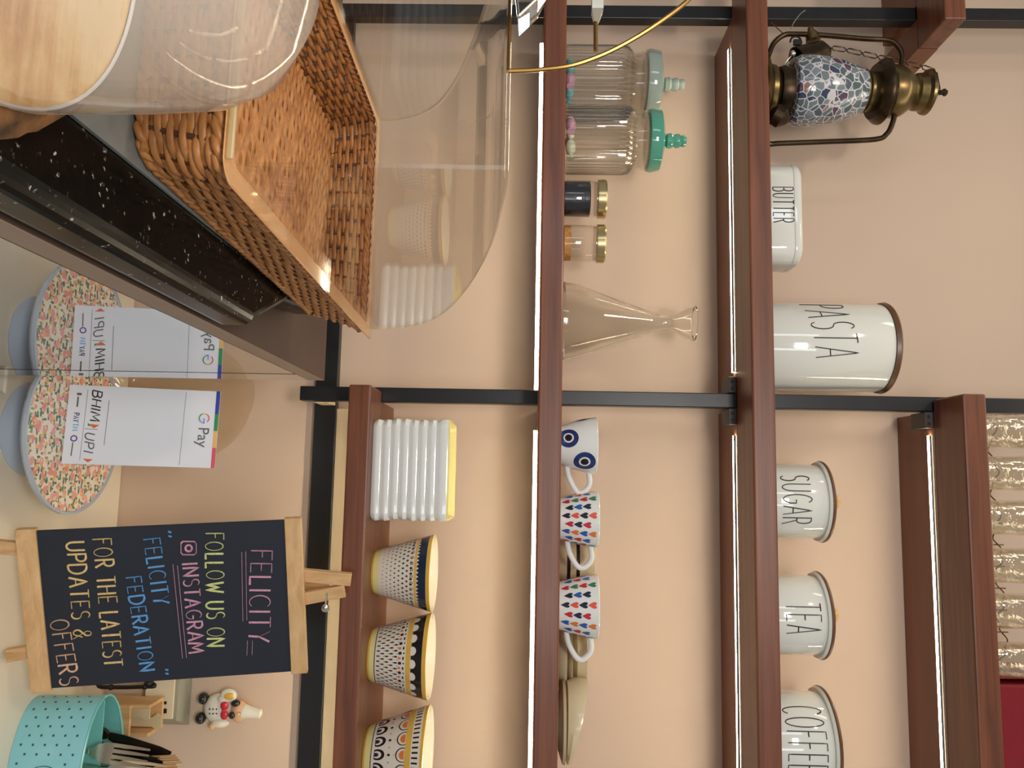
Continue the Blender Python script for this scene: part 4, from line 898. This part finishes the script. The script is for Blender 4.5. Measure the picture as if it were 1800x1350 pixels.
mb = MB(); mb.tube([(rx*0.995*cos(2*PI*j/n), ry*0.995*sin(2*PI*j/n), th) for j in range(n)], 0.0018, 'tealin', 6, closed=True); mb.build('rolled_rim', tin)
mb = MB(); mb.box((-rx*0.94, -0.001, 0.004), (rx*0.94, 0.001, th-0.003), 'tealin'); mb.build('divider', tin, None, 0)
mb = MB(); mb.box((-0.03, -ry*0.90, 0.004), (-0.028, -0.0012, th-0.006), 'tealin'); mb.build('divider', tin, None, 0)
mb = MB(); s0 = 0.345*tab[-1]; write(mb, 'CUTLERY', lambda a, b: TE(arc_a(s0+a), th*0.34+b, 0.0004), 0.135, th*0.32, 0.0010, 'tealdark', .45, flat=0.6); mb.build('lettering', tb)
def aim(base, tip):
    d = Vector(tip)-Vector(base); z_ = d.normalized(); x_ = (Vector((1, 0, 0))-z_*z_.x).normalized(); y_ = z_.cross(x_)
    q_ = Matrix((x_, y_, z_)).transposed().to_4x4(); q_.translation = Vector(base); return q_, d.length
def fork(label, base, tip, roll=0.0, m='steel'):
    T_, L = aim(base, tip); T_ = T_ @ Matrix.Rotation(roll, 4, 'Z')
    o = thing('fork', label, 'fork', base, 0, 'cutlery in the teal tin'); Tl = T_.copy(); Tl.translation = (0, 0, 0)
    mb = MB(); hN = L-0.105; fw = 1.2
    mb.loft([[(sx*wd, sy*tk, z) for sx, sy in ((-1, -1), (1, -1), (1, 1), (-1, 1))] for z, wd, tk in ((0, .006, .0013), (hN*0.5, .005, .0014), (hN, .0026, .0016), (hN+0.012, .0034, .0016))], m, T=Tl); mb.build('handle', o, None, 50)
    mb = MB(); z = hN+0.012
    def rg(z_, wd, y_):
        wd *= fw; return [(-wd, y_-.0009, z_), (wd, y_-.0009, z_), (wd, y_+.0009, z_), (-wd, y_+.0009, z_)]
    mb.loft([rg(z, .0034, 0), rg(z+.012, .0095, .001), rg(z+.024, .0125, .002), rg(z+.036, .0125, .0015)], m, T=Tl)
    for i in range(4):
        cx_ = (-0.0102+0.0068*i)*fw
        mb.loft([[(cx_-wd, y_-.0008, z_), (cx_+wd, y_-.0008, z_), (cx_+wd, y_+.0008, z_), (cx_-wd, y_+.0008, z_)] for z_, wd, y_ in ((z+.035, .0024*fw, .0015), (z+.065, .0020*fw, 0), (L, .0010*fw, -.003))], m, T=Tl)
    mb.build('tines', o, None, 50)
def knife(label, base, tip):
    T_, L = aim(base, tip); T_.translation = (0, 0, 0); o = thing('table_knife', label, 'knife', base, 0, 'cutlery in the teal tin')
    mb = MB(); mb.loft([[(sx*wd, sy*tk, z) for sx, sy in ((-1, -1), (1, -1), (1, 1), (-1, 1))] for z, wd, tk in ((0, .006, .003), (L*0.45, .0085, .004), (L*0.5, .004, .003))], 'darksteel', T=T_); mb.build('handle', o, None, 0, .001)
    mb = MB(); mb.loft([[(sx*wd+ox, sy*tk, z) for sx, sy in ((-1, -1), (1, -1), (1, 1), (-1, 1))] for z, wd, tk, ox in ((L*0.5+.0002, .0055, .0012, 0), (L*0.6, .0095, .001, .002), (L*0.9, .0095, .0008, .002), (L, .002, .0006, -.003))], 'darksteel', T=T_); mb.build('blade', o, None, 0)
def pin(V, y, Y): return at(V, y, Y)
fork('gold-toned fork standing at the front of the teal tin', Vector((tx-0.075, ty-0.035, CZ+0.006)), pin(262, 1333, ty-0.025), -0.15)
fork('fork standing behind the gold-toned fork in the teal tin', Vector((tx-0.040, ty-0.018, CZ+0.006)), pin(296, 1358, ty-0.008), 0.2)
knife('dark knife leaning to the right at the back of the teal tin', Vector((tx-0.100, ty+0.016, CZ+0.012)), pin(300, 1327, ty+0.022))
knife('dark knife leaning nearer the divider in the teal tin', Vector((tx-0.075, ty+0.010, CZ+0.020)), pin(285, 1344, ty+0.006))
for i in range(7):
    b0 = Vector((tx-0.030+0.005*i, ty+0.020+0.004*(i % 3), CZ+0.006)); t0 = pin(310+3*(i % 4), 1328+4*i, ty+0.020+0.005*(i % 3))
    mb = MB(); mb.tube([b0-b0, t0-b0], 0.0014, 'knobwood', 6); q = mb.build('wooden_skewer'); q.location = b0
    tag(q, 'thin wooden skewer in the bundle at the back of the teal tin', 'skewer', 'wooden skewers in the teal tin')
# little wooden box with stirrers
wx0, wx1 = at(240, 1236, 1.44).x, at(240, 1292, 1.44).x; wt = at(262, 1262, 1.43).z
o = thing('wooden_box', 'small open wooden box behind the teal cutlery tin', 'box', ((wx0+wx1)/2, 1.455, CZ))
hx_ = (wx1-wx0)/2; H_ = wt-CZ
for a, b in (((-hx_, -0.032, 0.0005), (hx_, -0.026, H_-0.03)), ((-hx_, 0.026, 0.0005), (hx_, 0.032, H_)), ((-hx_, -0.026, 0.0005), (-hx_+0.006, 0.026, H_)), ((hx_-0.006, -0.026, 0.0005), (hx_, 0.026, H_)), ((-hx_+0.006, -0.026, 0.0005), (hx_-0.006, 0.026, 0.006))):
    mb = MB(); mb.box(a, b, 'pinev'); mb.build('side_board' if b[2] > 0.02 else 'bottom_board', o, None, 0, 0.001)
for i, (dx, dy, h_, lb) in enumerate(((-0.010, -0.010, H_-0.012, 'flat pale wooden stirrer at the front of the small wooden box'), (0.010, 0.006, H_+0.002, 'flat pale wooden stirrer at the back of the small wooden box'))):
    mb = MB(); mb.loft([[(a*0.008, b*0.0012, z) for a, b in ((-1, -1), (1, -1), (1, 1), (-1, 1))] for z in (0, h_-0.016)]+[[(a*0.014, b*0.0014, h_-0.008) for a, b in ((-1, -1), (1, -1), (1, 1), (-1, 1))], [(a*0.010, b*0.0012, h_) for a, b in ((-1, -1), (1, -1), (1, 1), (-1, 1))]], 'cream'); q = mb.build('wooden_stirrer', None, None, 50)
    q.location = o.location+Vector((dx, dy, 0.0065)); tag(q, lb, 'stirrer', 'stirrers in the wooden box')

# ------------------------------------------------------------------ display case
XP = -0.1336; YE = 1.107; ZC = EZ-0.306; ZG0, ZG = EZ-0.284, EZ-0.246
case = thing('display_case', 'glass display case with a brown top beside the counter', 'display case', (XP, YE, 0))
mb = MB(); mb.box((-0.85, -0.1, ZC), (XP, YE, ZG0), ['caseedge']); mb2 = None
mb.bm.faces.ensure_lookup_table()
ti = mb.mi('smoke')
for f_ in mb.bm.faces:
    if f_.calc_center_median().z > ZG0-0.0005: f_.material_index = ti
mb.build('top_board', case, case.location, 0, 0.001)
YS = 1.042
mb = MB(); mb.box((XP-0.006, -0.1, 0.42), (XP, YS-0.0012, ZC-0.0003), 'pane'); mb.build('side_pane', case, case.location, 0)
mb = MB(); mb.box((XP-0.006, YS+0.0012, 0.42), (XP, YE-0.0002, ZC-0.0003), 'pane'); mb.build('corner_pane', case, case.location, 0)
mb = MB(); mb.box((XP-0.0062, YS-0.0012, 0.42), (XP+0.0003, YS+0.0012, ZC-0.0003), 'sealant'); mb.build('sealant_joint', case, case.location, 0)
mb = MB(); mb.box((-0.85, YE-0.006, 0.42), (XP-0.0065, YE, ZC-0.0003), 'casein'); mb.build('end_panel', case, case.location, 0)
mb = MB(); mb.box((-0.85, -0.1, 0.42), (-0.842, YE-0.0065, ZC-0.0003), 'casein'); mb.build('rear_panel', case, case.location, 0)
mb = MB(); mb.box((-0.841, -0.1, 0.86), (XP-0.02, YE-0.01, 0.868), 'casein'); mb.build('inner_shelf', case, case.location, 0)
mb = MB(); mb.box((-0.85, -0.1, 0.0), (XP, YE, 0.4195), 'smoke'); mb.build('plinth', case, case.location, 0)
# granite slab with a grey sheet, window reflection put into its colour
mb = MB(); gp = [(-0.84, -0.05), (XP, -0.05), (XP, 0.703), (-0.1754, 0.80), (-0.19, 0.93), (-0.84, 0.93)]
mb.prism(gp, ZG0+0.0004, ZG, 'granite'); q = mb.build('granite_slab', None, (XP, 0.4, ZG0), 0, 0.011, 5); tag(q, 'polished black granite slab with a cut corner on the display case', 'slab')
mb = MB(); mb.prism([(-0.80, 0.40), (-0.187, 0.40), (-0.187, 0.80), (-0.2, 0.90), (-0.80, 0.90)], ZG+0.0004, ZG+0.0034, 'grey_sheet'); q = mb.build('glossy_sheet', None, (-0.187, 0.6, ZG), 0, 0.0004); tag(q, 'pale grey glossy sheet lying on the granite under the wicker basket', 'sheet')

# ------------------------------------------------------------------ wicker basket with its clear cover
rot = -0.0378
B0 = Vector((-0.1722, 0.4458, 0)); Lb, Wb = 0.4475, 0.268
ca, sa = cos(rot), sin(rot)
ex, ey = Vector((ca, sa, 0)), Vector((-sa, ca, 0))             # along width, along depth
cen = B0-ex*Wb/2+ey*Lb/2
ZB = ZG+0.0036; HB = (EZ-0.180)-ZB
bk_ = thing('wicker_basket', 'shallow brown wicker basket on the pale grey sheet', 'basket', (cen.x, cen.y, ZB), rot)
def per(hx, hy, rad, z, step=0.0048):
    pts = rr(hx, hy, rad, z, 8); out = []; acc = 0
    segs = list(zip(pts, pts[1:]+pts[:1])); tot = sum((Vector(b)-Vector(a)).length for a, b in segs); n = int(tot/step/8)*8; n = max(n, 8)
    d = tot/n; k = 0; pos = 0.0
    for a, b in segs:
        a, b = Vector(a), Vector(b); l = (b-a).length
        while k < n and k*d <= pos+l+1e-9:
            out.append((a+(b-a)*((k*d-pos)/l) if l > 1e-9 else a, (b-a).normalized() if l > 1e-9 else Vector((1, 0, 0)))); k += 1
        pos += l
    return out
def dims(t): return Wb/2-0.024+0.016*t, Lb/2-0.016+0.008*t
rows = 13
mb = MB()
for i in range(rows):
    t = (i+0.5)/rows; hx_, hy_ = dims(t); pts = per(hx_, hy_, 0.02, HB*t*0.88+0.001)
    poly = []
    for j, (p, tg) in enumerate(pts):
        nn = Vector((tg.y, -tg.x, 0)); poly.append(p+nn*(0.0019*cos(PI*j/4+PI*i)))
    mb.tube(poly, 0.0024, 'wicker', 6, closed=True)
for t, hh in ((0.02, 0.004), (0.98, HB*0.885)):
    hx_, hy_ = dims(t); pts = per(hx_+0.001, hy_+0.001, 0.02, hh)
    for ph in (0, PI): mb.tube([p+Vector((tg.y, -tg.x, 0))*0.0028*cos(PI*j/2.2+ph)+Vector((0, 0, 0.0022*sin(PI*j/2.2+ph))) for j, (p, tg) in enumerate(pts)], 0.0028, 'wicker', 6, closed=True)
mb.build('woven_wall', bk_, None, 60)
mb = MB(); a_ = dims(0); b_ = dims(1)
mb.loft([rr(a_[0], a_[1], 0.02, 0.003, 6), rr(b_[0], b_[1], 0.02, HB*0.9, 6)], 'wickerdark', (True, False))
hx0, hy0 = dims(0); hx1, hy1 = dims(1)
p0 = per(hx0, hy0, 0.02, 0.002, 0.0144); 
for j in range(len(p0)):
    a = p0[j][0]; f_ = (Vector((a.x*hx1/hx0, a.y*hy1/hy0, HB*0.9))); mb.tube([a, f_], 0.0022, 'wickerdark', 6)
mb.build('stakes', bk_, None, 60)
mb = MB(); ny = int(2*hy0/0.0062); nx = int(2*hx0/0.0048)
for i in range(ny):
    yy = -hy0+0.003+i*0.0062
    mb.tube([(-hx0+2*hx0*j/nx, yy+0.0010*sin(PI*j/4+PI*i*0.33), 0.0075+0.0016*cos(PI*j/4+PI*i)) for j in range(nx+1)], 0.0028, 'wicker', 6)
mb.build('woven_floor', bk_, None, 60)
mb = MB()
def ringbox(o_, i_, z0, z1, m, rad_o=0.016, rad_i=0.012):
    mb.loft([rr(o_[0], o_[1], rad_o, z0, 6), rr(o_[0], o_[1], rad_o, z1, 6), rr(i_[0], i_[1], rad_i, z1, 6), rr(i_[0], i_[1], rad_i, z0, 6)], m, close=True)
ringbox((Wb/2, Lb/2), (Wb/2-0.014, Lb/2-0.014), HB*0.93+0.0035, HB, 'rimwood'); mb.build('rim', bk_, None, 40, 0.0012)
# cover: flat flange, curved sheet and two end panels
cv = thing('clear_cover', 'clear curved acrylic cover over the wicker basket', 'cover', (cen.x, cen.y, ZB+HB+0.0004), rot)
prof_c = [(Lb/2-0.006, 0.0), (Lb/2-0.0085, 0.018), (Lb/2-0.017, 0.040), (Lb/2-0.034, 0.0615), (Lb/2-0.06, 0.0795), (Lb/2-0.105, 0.0995), (Lb/2-0.16, 0.117), (Lb/2-0.21, 0.1305), (Lb/2-0.29, 0.1475), (Lb/2-0.36, 0.157), (-Lb/2+0.035, 0.1625), (-Lb/2+0.010, 0.163)]
vp = smooth_pts([Vector((0, a, b)) for a, b in prof_c], 6); xl, xr = -Wb/2+0.006, Wb/2-0.012
mb = MB(); nv = len(vp)
for off, fl in ((0.0, 0), (0.0022, 1)):
    rows_ = []
    for i, p in enumerate(vp):
        t = (vp[min(i+1, nv-1)]-vp[max(i-1, 0)]).normalized(); nn = Vector((0, -t.z, t.y)); q_ = p-nn*off
        rows_.append((mb.bm.verts.new((xl+0.0025, q_.y, max(q_.z, 0.0))), mb.bm.verts.new((xr-0.0025, q_.y, max(q_.z, 0.0)))))
    for a, b in zip(rows_[:-1], rows_[1:]): mb.face((a[0], a[1], b[1], b[0]), mb.mi('acrylic'))
mb.build('curved_sheet', cv, None, 60)
def panel(x, name):
    mb = MB(); poly = [(p.y, max(p.z, 0)) for p in vp]+[(-Lb/2+0.009, 0.08), (-Lb/2+0.009, 0.0)]
    rs = [[mb.bm.verts.new((xv, a, b)) for a, b in poly] for xv in (x-0.0014, x+0.0014)]
    mb.face(rs[0], mb.mi('acrylic')); mb.face(list(reversed(rs[1])), mb.mi('acrylic'))
    n_ = len(poly)
    for j in range(n_): mb.face((rs[0][j], rs[0][(j+1) % n_], rs[1][(j+1) % n_], rs[1][j]), mb.mi('acryledge' if j < len(vp)-1 and poly[j][1] > 0.001 else 'acrylic'))
    mb.build(name, cv, None, 0)
panel(xl, 'end_panel'); panel(xr, 'end_panel')
mb = MB(); ringbox((Wb/2+0.001, Lb/2+0.002), (xr+0.0016, Lb/2-0.012), 0.0, 0.0022, 'acrylic', 0.010, 0.006); mb.build('flange', cv, None, 0)
mb = MB(); mb.box((xl, -Lb/2+0.001, 0.0), (xr, -Lb/2+0.0045, 0.0045), 'acryledge'); mb.build('front_lip', cv, None, 0, 0.001)

# ------------------------------------------------------------------ log slice under a hazy dome
dc = Vector((-0.2560, 0.2600, ZG+0.0004)); DR = 0.1215
zt = EZ-0.206-dc.z
o = thing('log_slice', 'round bark-edged log slice in front of the wicker basket', 'log slice', dc)
mb = MB(); n = 120; rg = random.Random(4)
wob = [1+0.012*sin(3*2*PI*j/n+1)+0.010*sin(7*2*PI*j/n)+rg.uniform(-.008, .008) for j in range(n)]
mb.loft([[(DR*s_*(wob[j] if s_ > 0.985 else 1)*cos(2*PI*j/n), DR*s_*(wob[j] if s_ > 0.985 else 1)*sin(2*PI*j/n), z) for j in range(n)] for s_, z in ((0.95, 0), (1.05, 0.006), (1.07, zt*0.5), (1.06, zt-0.006), (1.0, zt))], 'bark'); mb.build('bark_edge', o, None, 50)
mb = MB(); mb.lathe([(DR*0.99, zt+0.0002), (DR*0.6, zt+0.0006), (0.001, zt+0.0006)], 'slice', 96, cap=(False, True)); mb.build('cut_face', o)
o = thing('dome_cover', 'hazy plastic dome over the log slice', 'dome', dc+Vector((0, 0, zt+0.001)))
mb = MB(); r = DR*0.985
outp = [(r, 0.0), (r+0.002, 0.004), (r+0.0015, 0.05), (r, 0.075), (r-0.006, 0.092), (r-0.022, 0.104), (r-0.05, 0.110), (0.012, 0.112)]
mb.lathe(outp, 'milky', 96, cap=(False, True)); mb.build('dome_shell', o)
mb = MB(); mb.tube([(r*cos(2*PI*j/96), r*sin(2*PI*j/96), 0.0012) for j in range(96)], 0.0009, 'card', 6, closed=True); mb.build('base_rim', o)
mb = MB(); mb.lathe([(0.010, 0.1125), (0.008, 0.118), (0.016, 0.128), (0.016, 0.136), (0.006, 0.140)], 'acryledge', 28); mb.build('knob', o)

# ------------------------------------------------------------------ brass wire ornament on the cover
yb = 0.500; hzc = ZB+HB+0.0004
def topz(Y):   # cover height at depth Y
    s_ = ((Vector((-0.27, Y, 0))-Vector((cen.x, cen.y, 0))).dot(ey))
    best = min(vp, key=lambda p: abs(p.y-s_)+(0 if p.z > 0.1 else 9)); return hzc+best.z
Z_ = topz(yb)
O_ = at(892, 60, yb); O_.z = Z_+0.0018
o = thing('wire_ornament', 'curved brass wire ornament with faceted glass on the acrylic cover', 'ornament', O_)
def W(V, y, dy=0): p = at(V, y, yb); return Vector((p.x, yb+dy, p.z))-o.location
zc = W(893, 125).z*0
e_r = W(893, 125); e_r.z = 0
mb = MB(); pts = [e_r, W(940, 123), W(1000, 116), W(1050, 100), W(1100, 76), W(1155, 42), W(1210, 0), W(1240, -40), W(1258, -100), W(1240, -180), W(1180, -240), W(1100, -280), W(1000, -300)]
lft = W(893, -305); lft.z = 0; pts.append(lft)
mb.tube(smooth_pts(pts, 6), 0.0016, 'gold', 8); mb.build('arch_wire', o)
mb = MB(); mb.tube([lft, e_r], 0.0014, 'gold', 8); mb.build('base_wire', o)
mb = MB(); mb.tube([W(1045, -300), W(1047, 90)], 0.0014, 'gold', 8); mb.build('cross_wire', o)
mb = MB(); f0 = [W(905, -20), W(912, 46), W(945, 15), W(962, -20)]
fr = [Vector((p.x, -0.012, p.z)) for p in f0]; bkk = [Vector((p.x, 0.012, p.z)) for p in f0]; mid = Vector((f0[0].x, -0.0, f0[0].z))
mb.loft([fr, bkk], 'thick'); g_ = mb.build('glass_shard', o, None, 0)
mb = MB()
for a, b in zip(f0, f0[1:]+f0[:1]): mb.tube([Vector((a.x, -0.012, a.z)), Vector((b.x, -0.012, b.z))], 0.0010, 'steel', 6)
mb.build('shard_edge', g_, None)
mb = MB(); mb.loft([[W(1040, y)+Vector((0, -0.004, 0)), W(1060, y)+Vector((0, -0.004, 0)), W(1060, y)+Vector((0, 0.004, 0)), W(1040, y)+Vector((0, 0.004, 0))] for y in (-30, 20)]+[[W(1044, 40)+Vector((0, -0.002, 0)), W(1052, 40)+Vector((0, -0.002, 0)), W(1052, 40)+Vector((0, 0.002, 0)), W(1044, 40)+Vector((0, 0.002, 0))]], 'steel'); mb.build('wire_ferrule', o, None, 0)
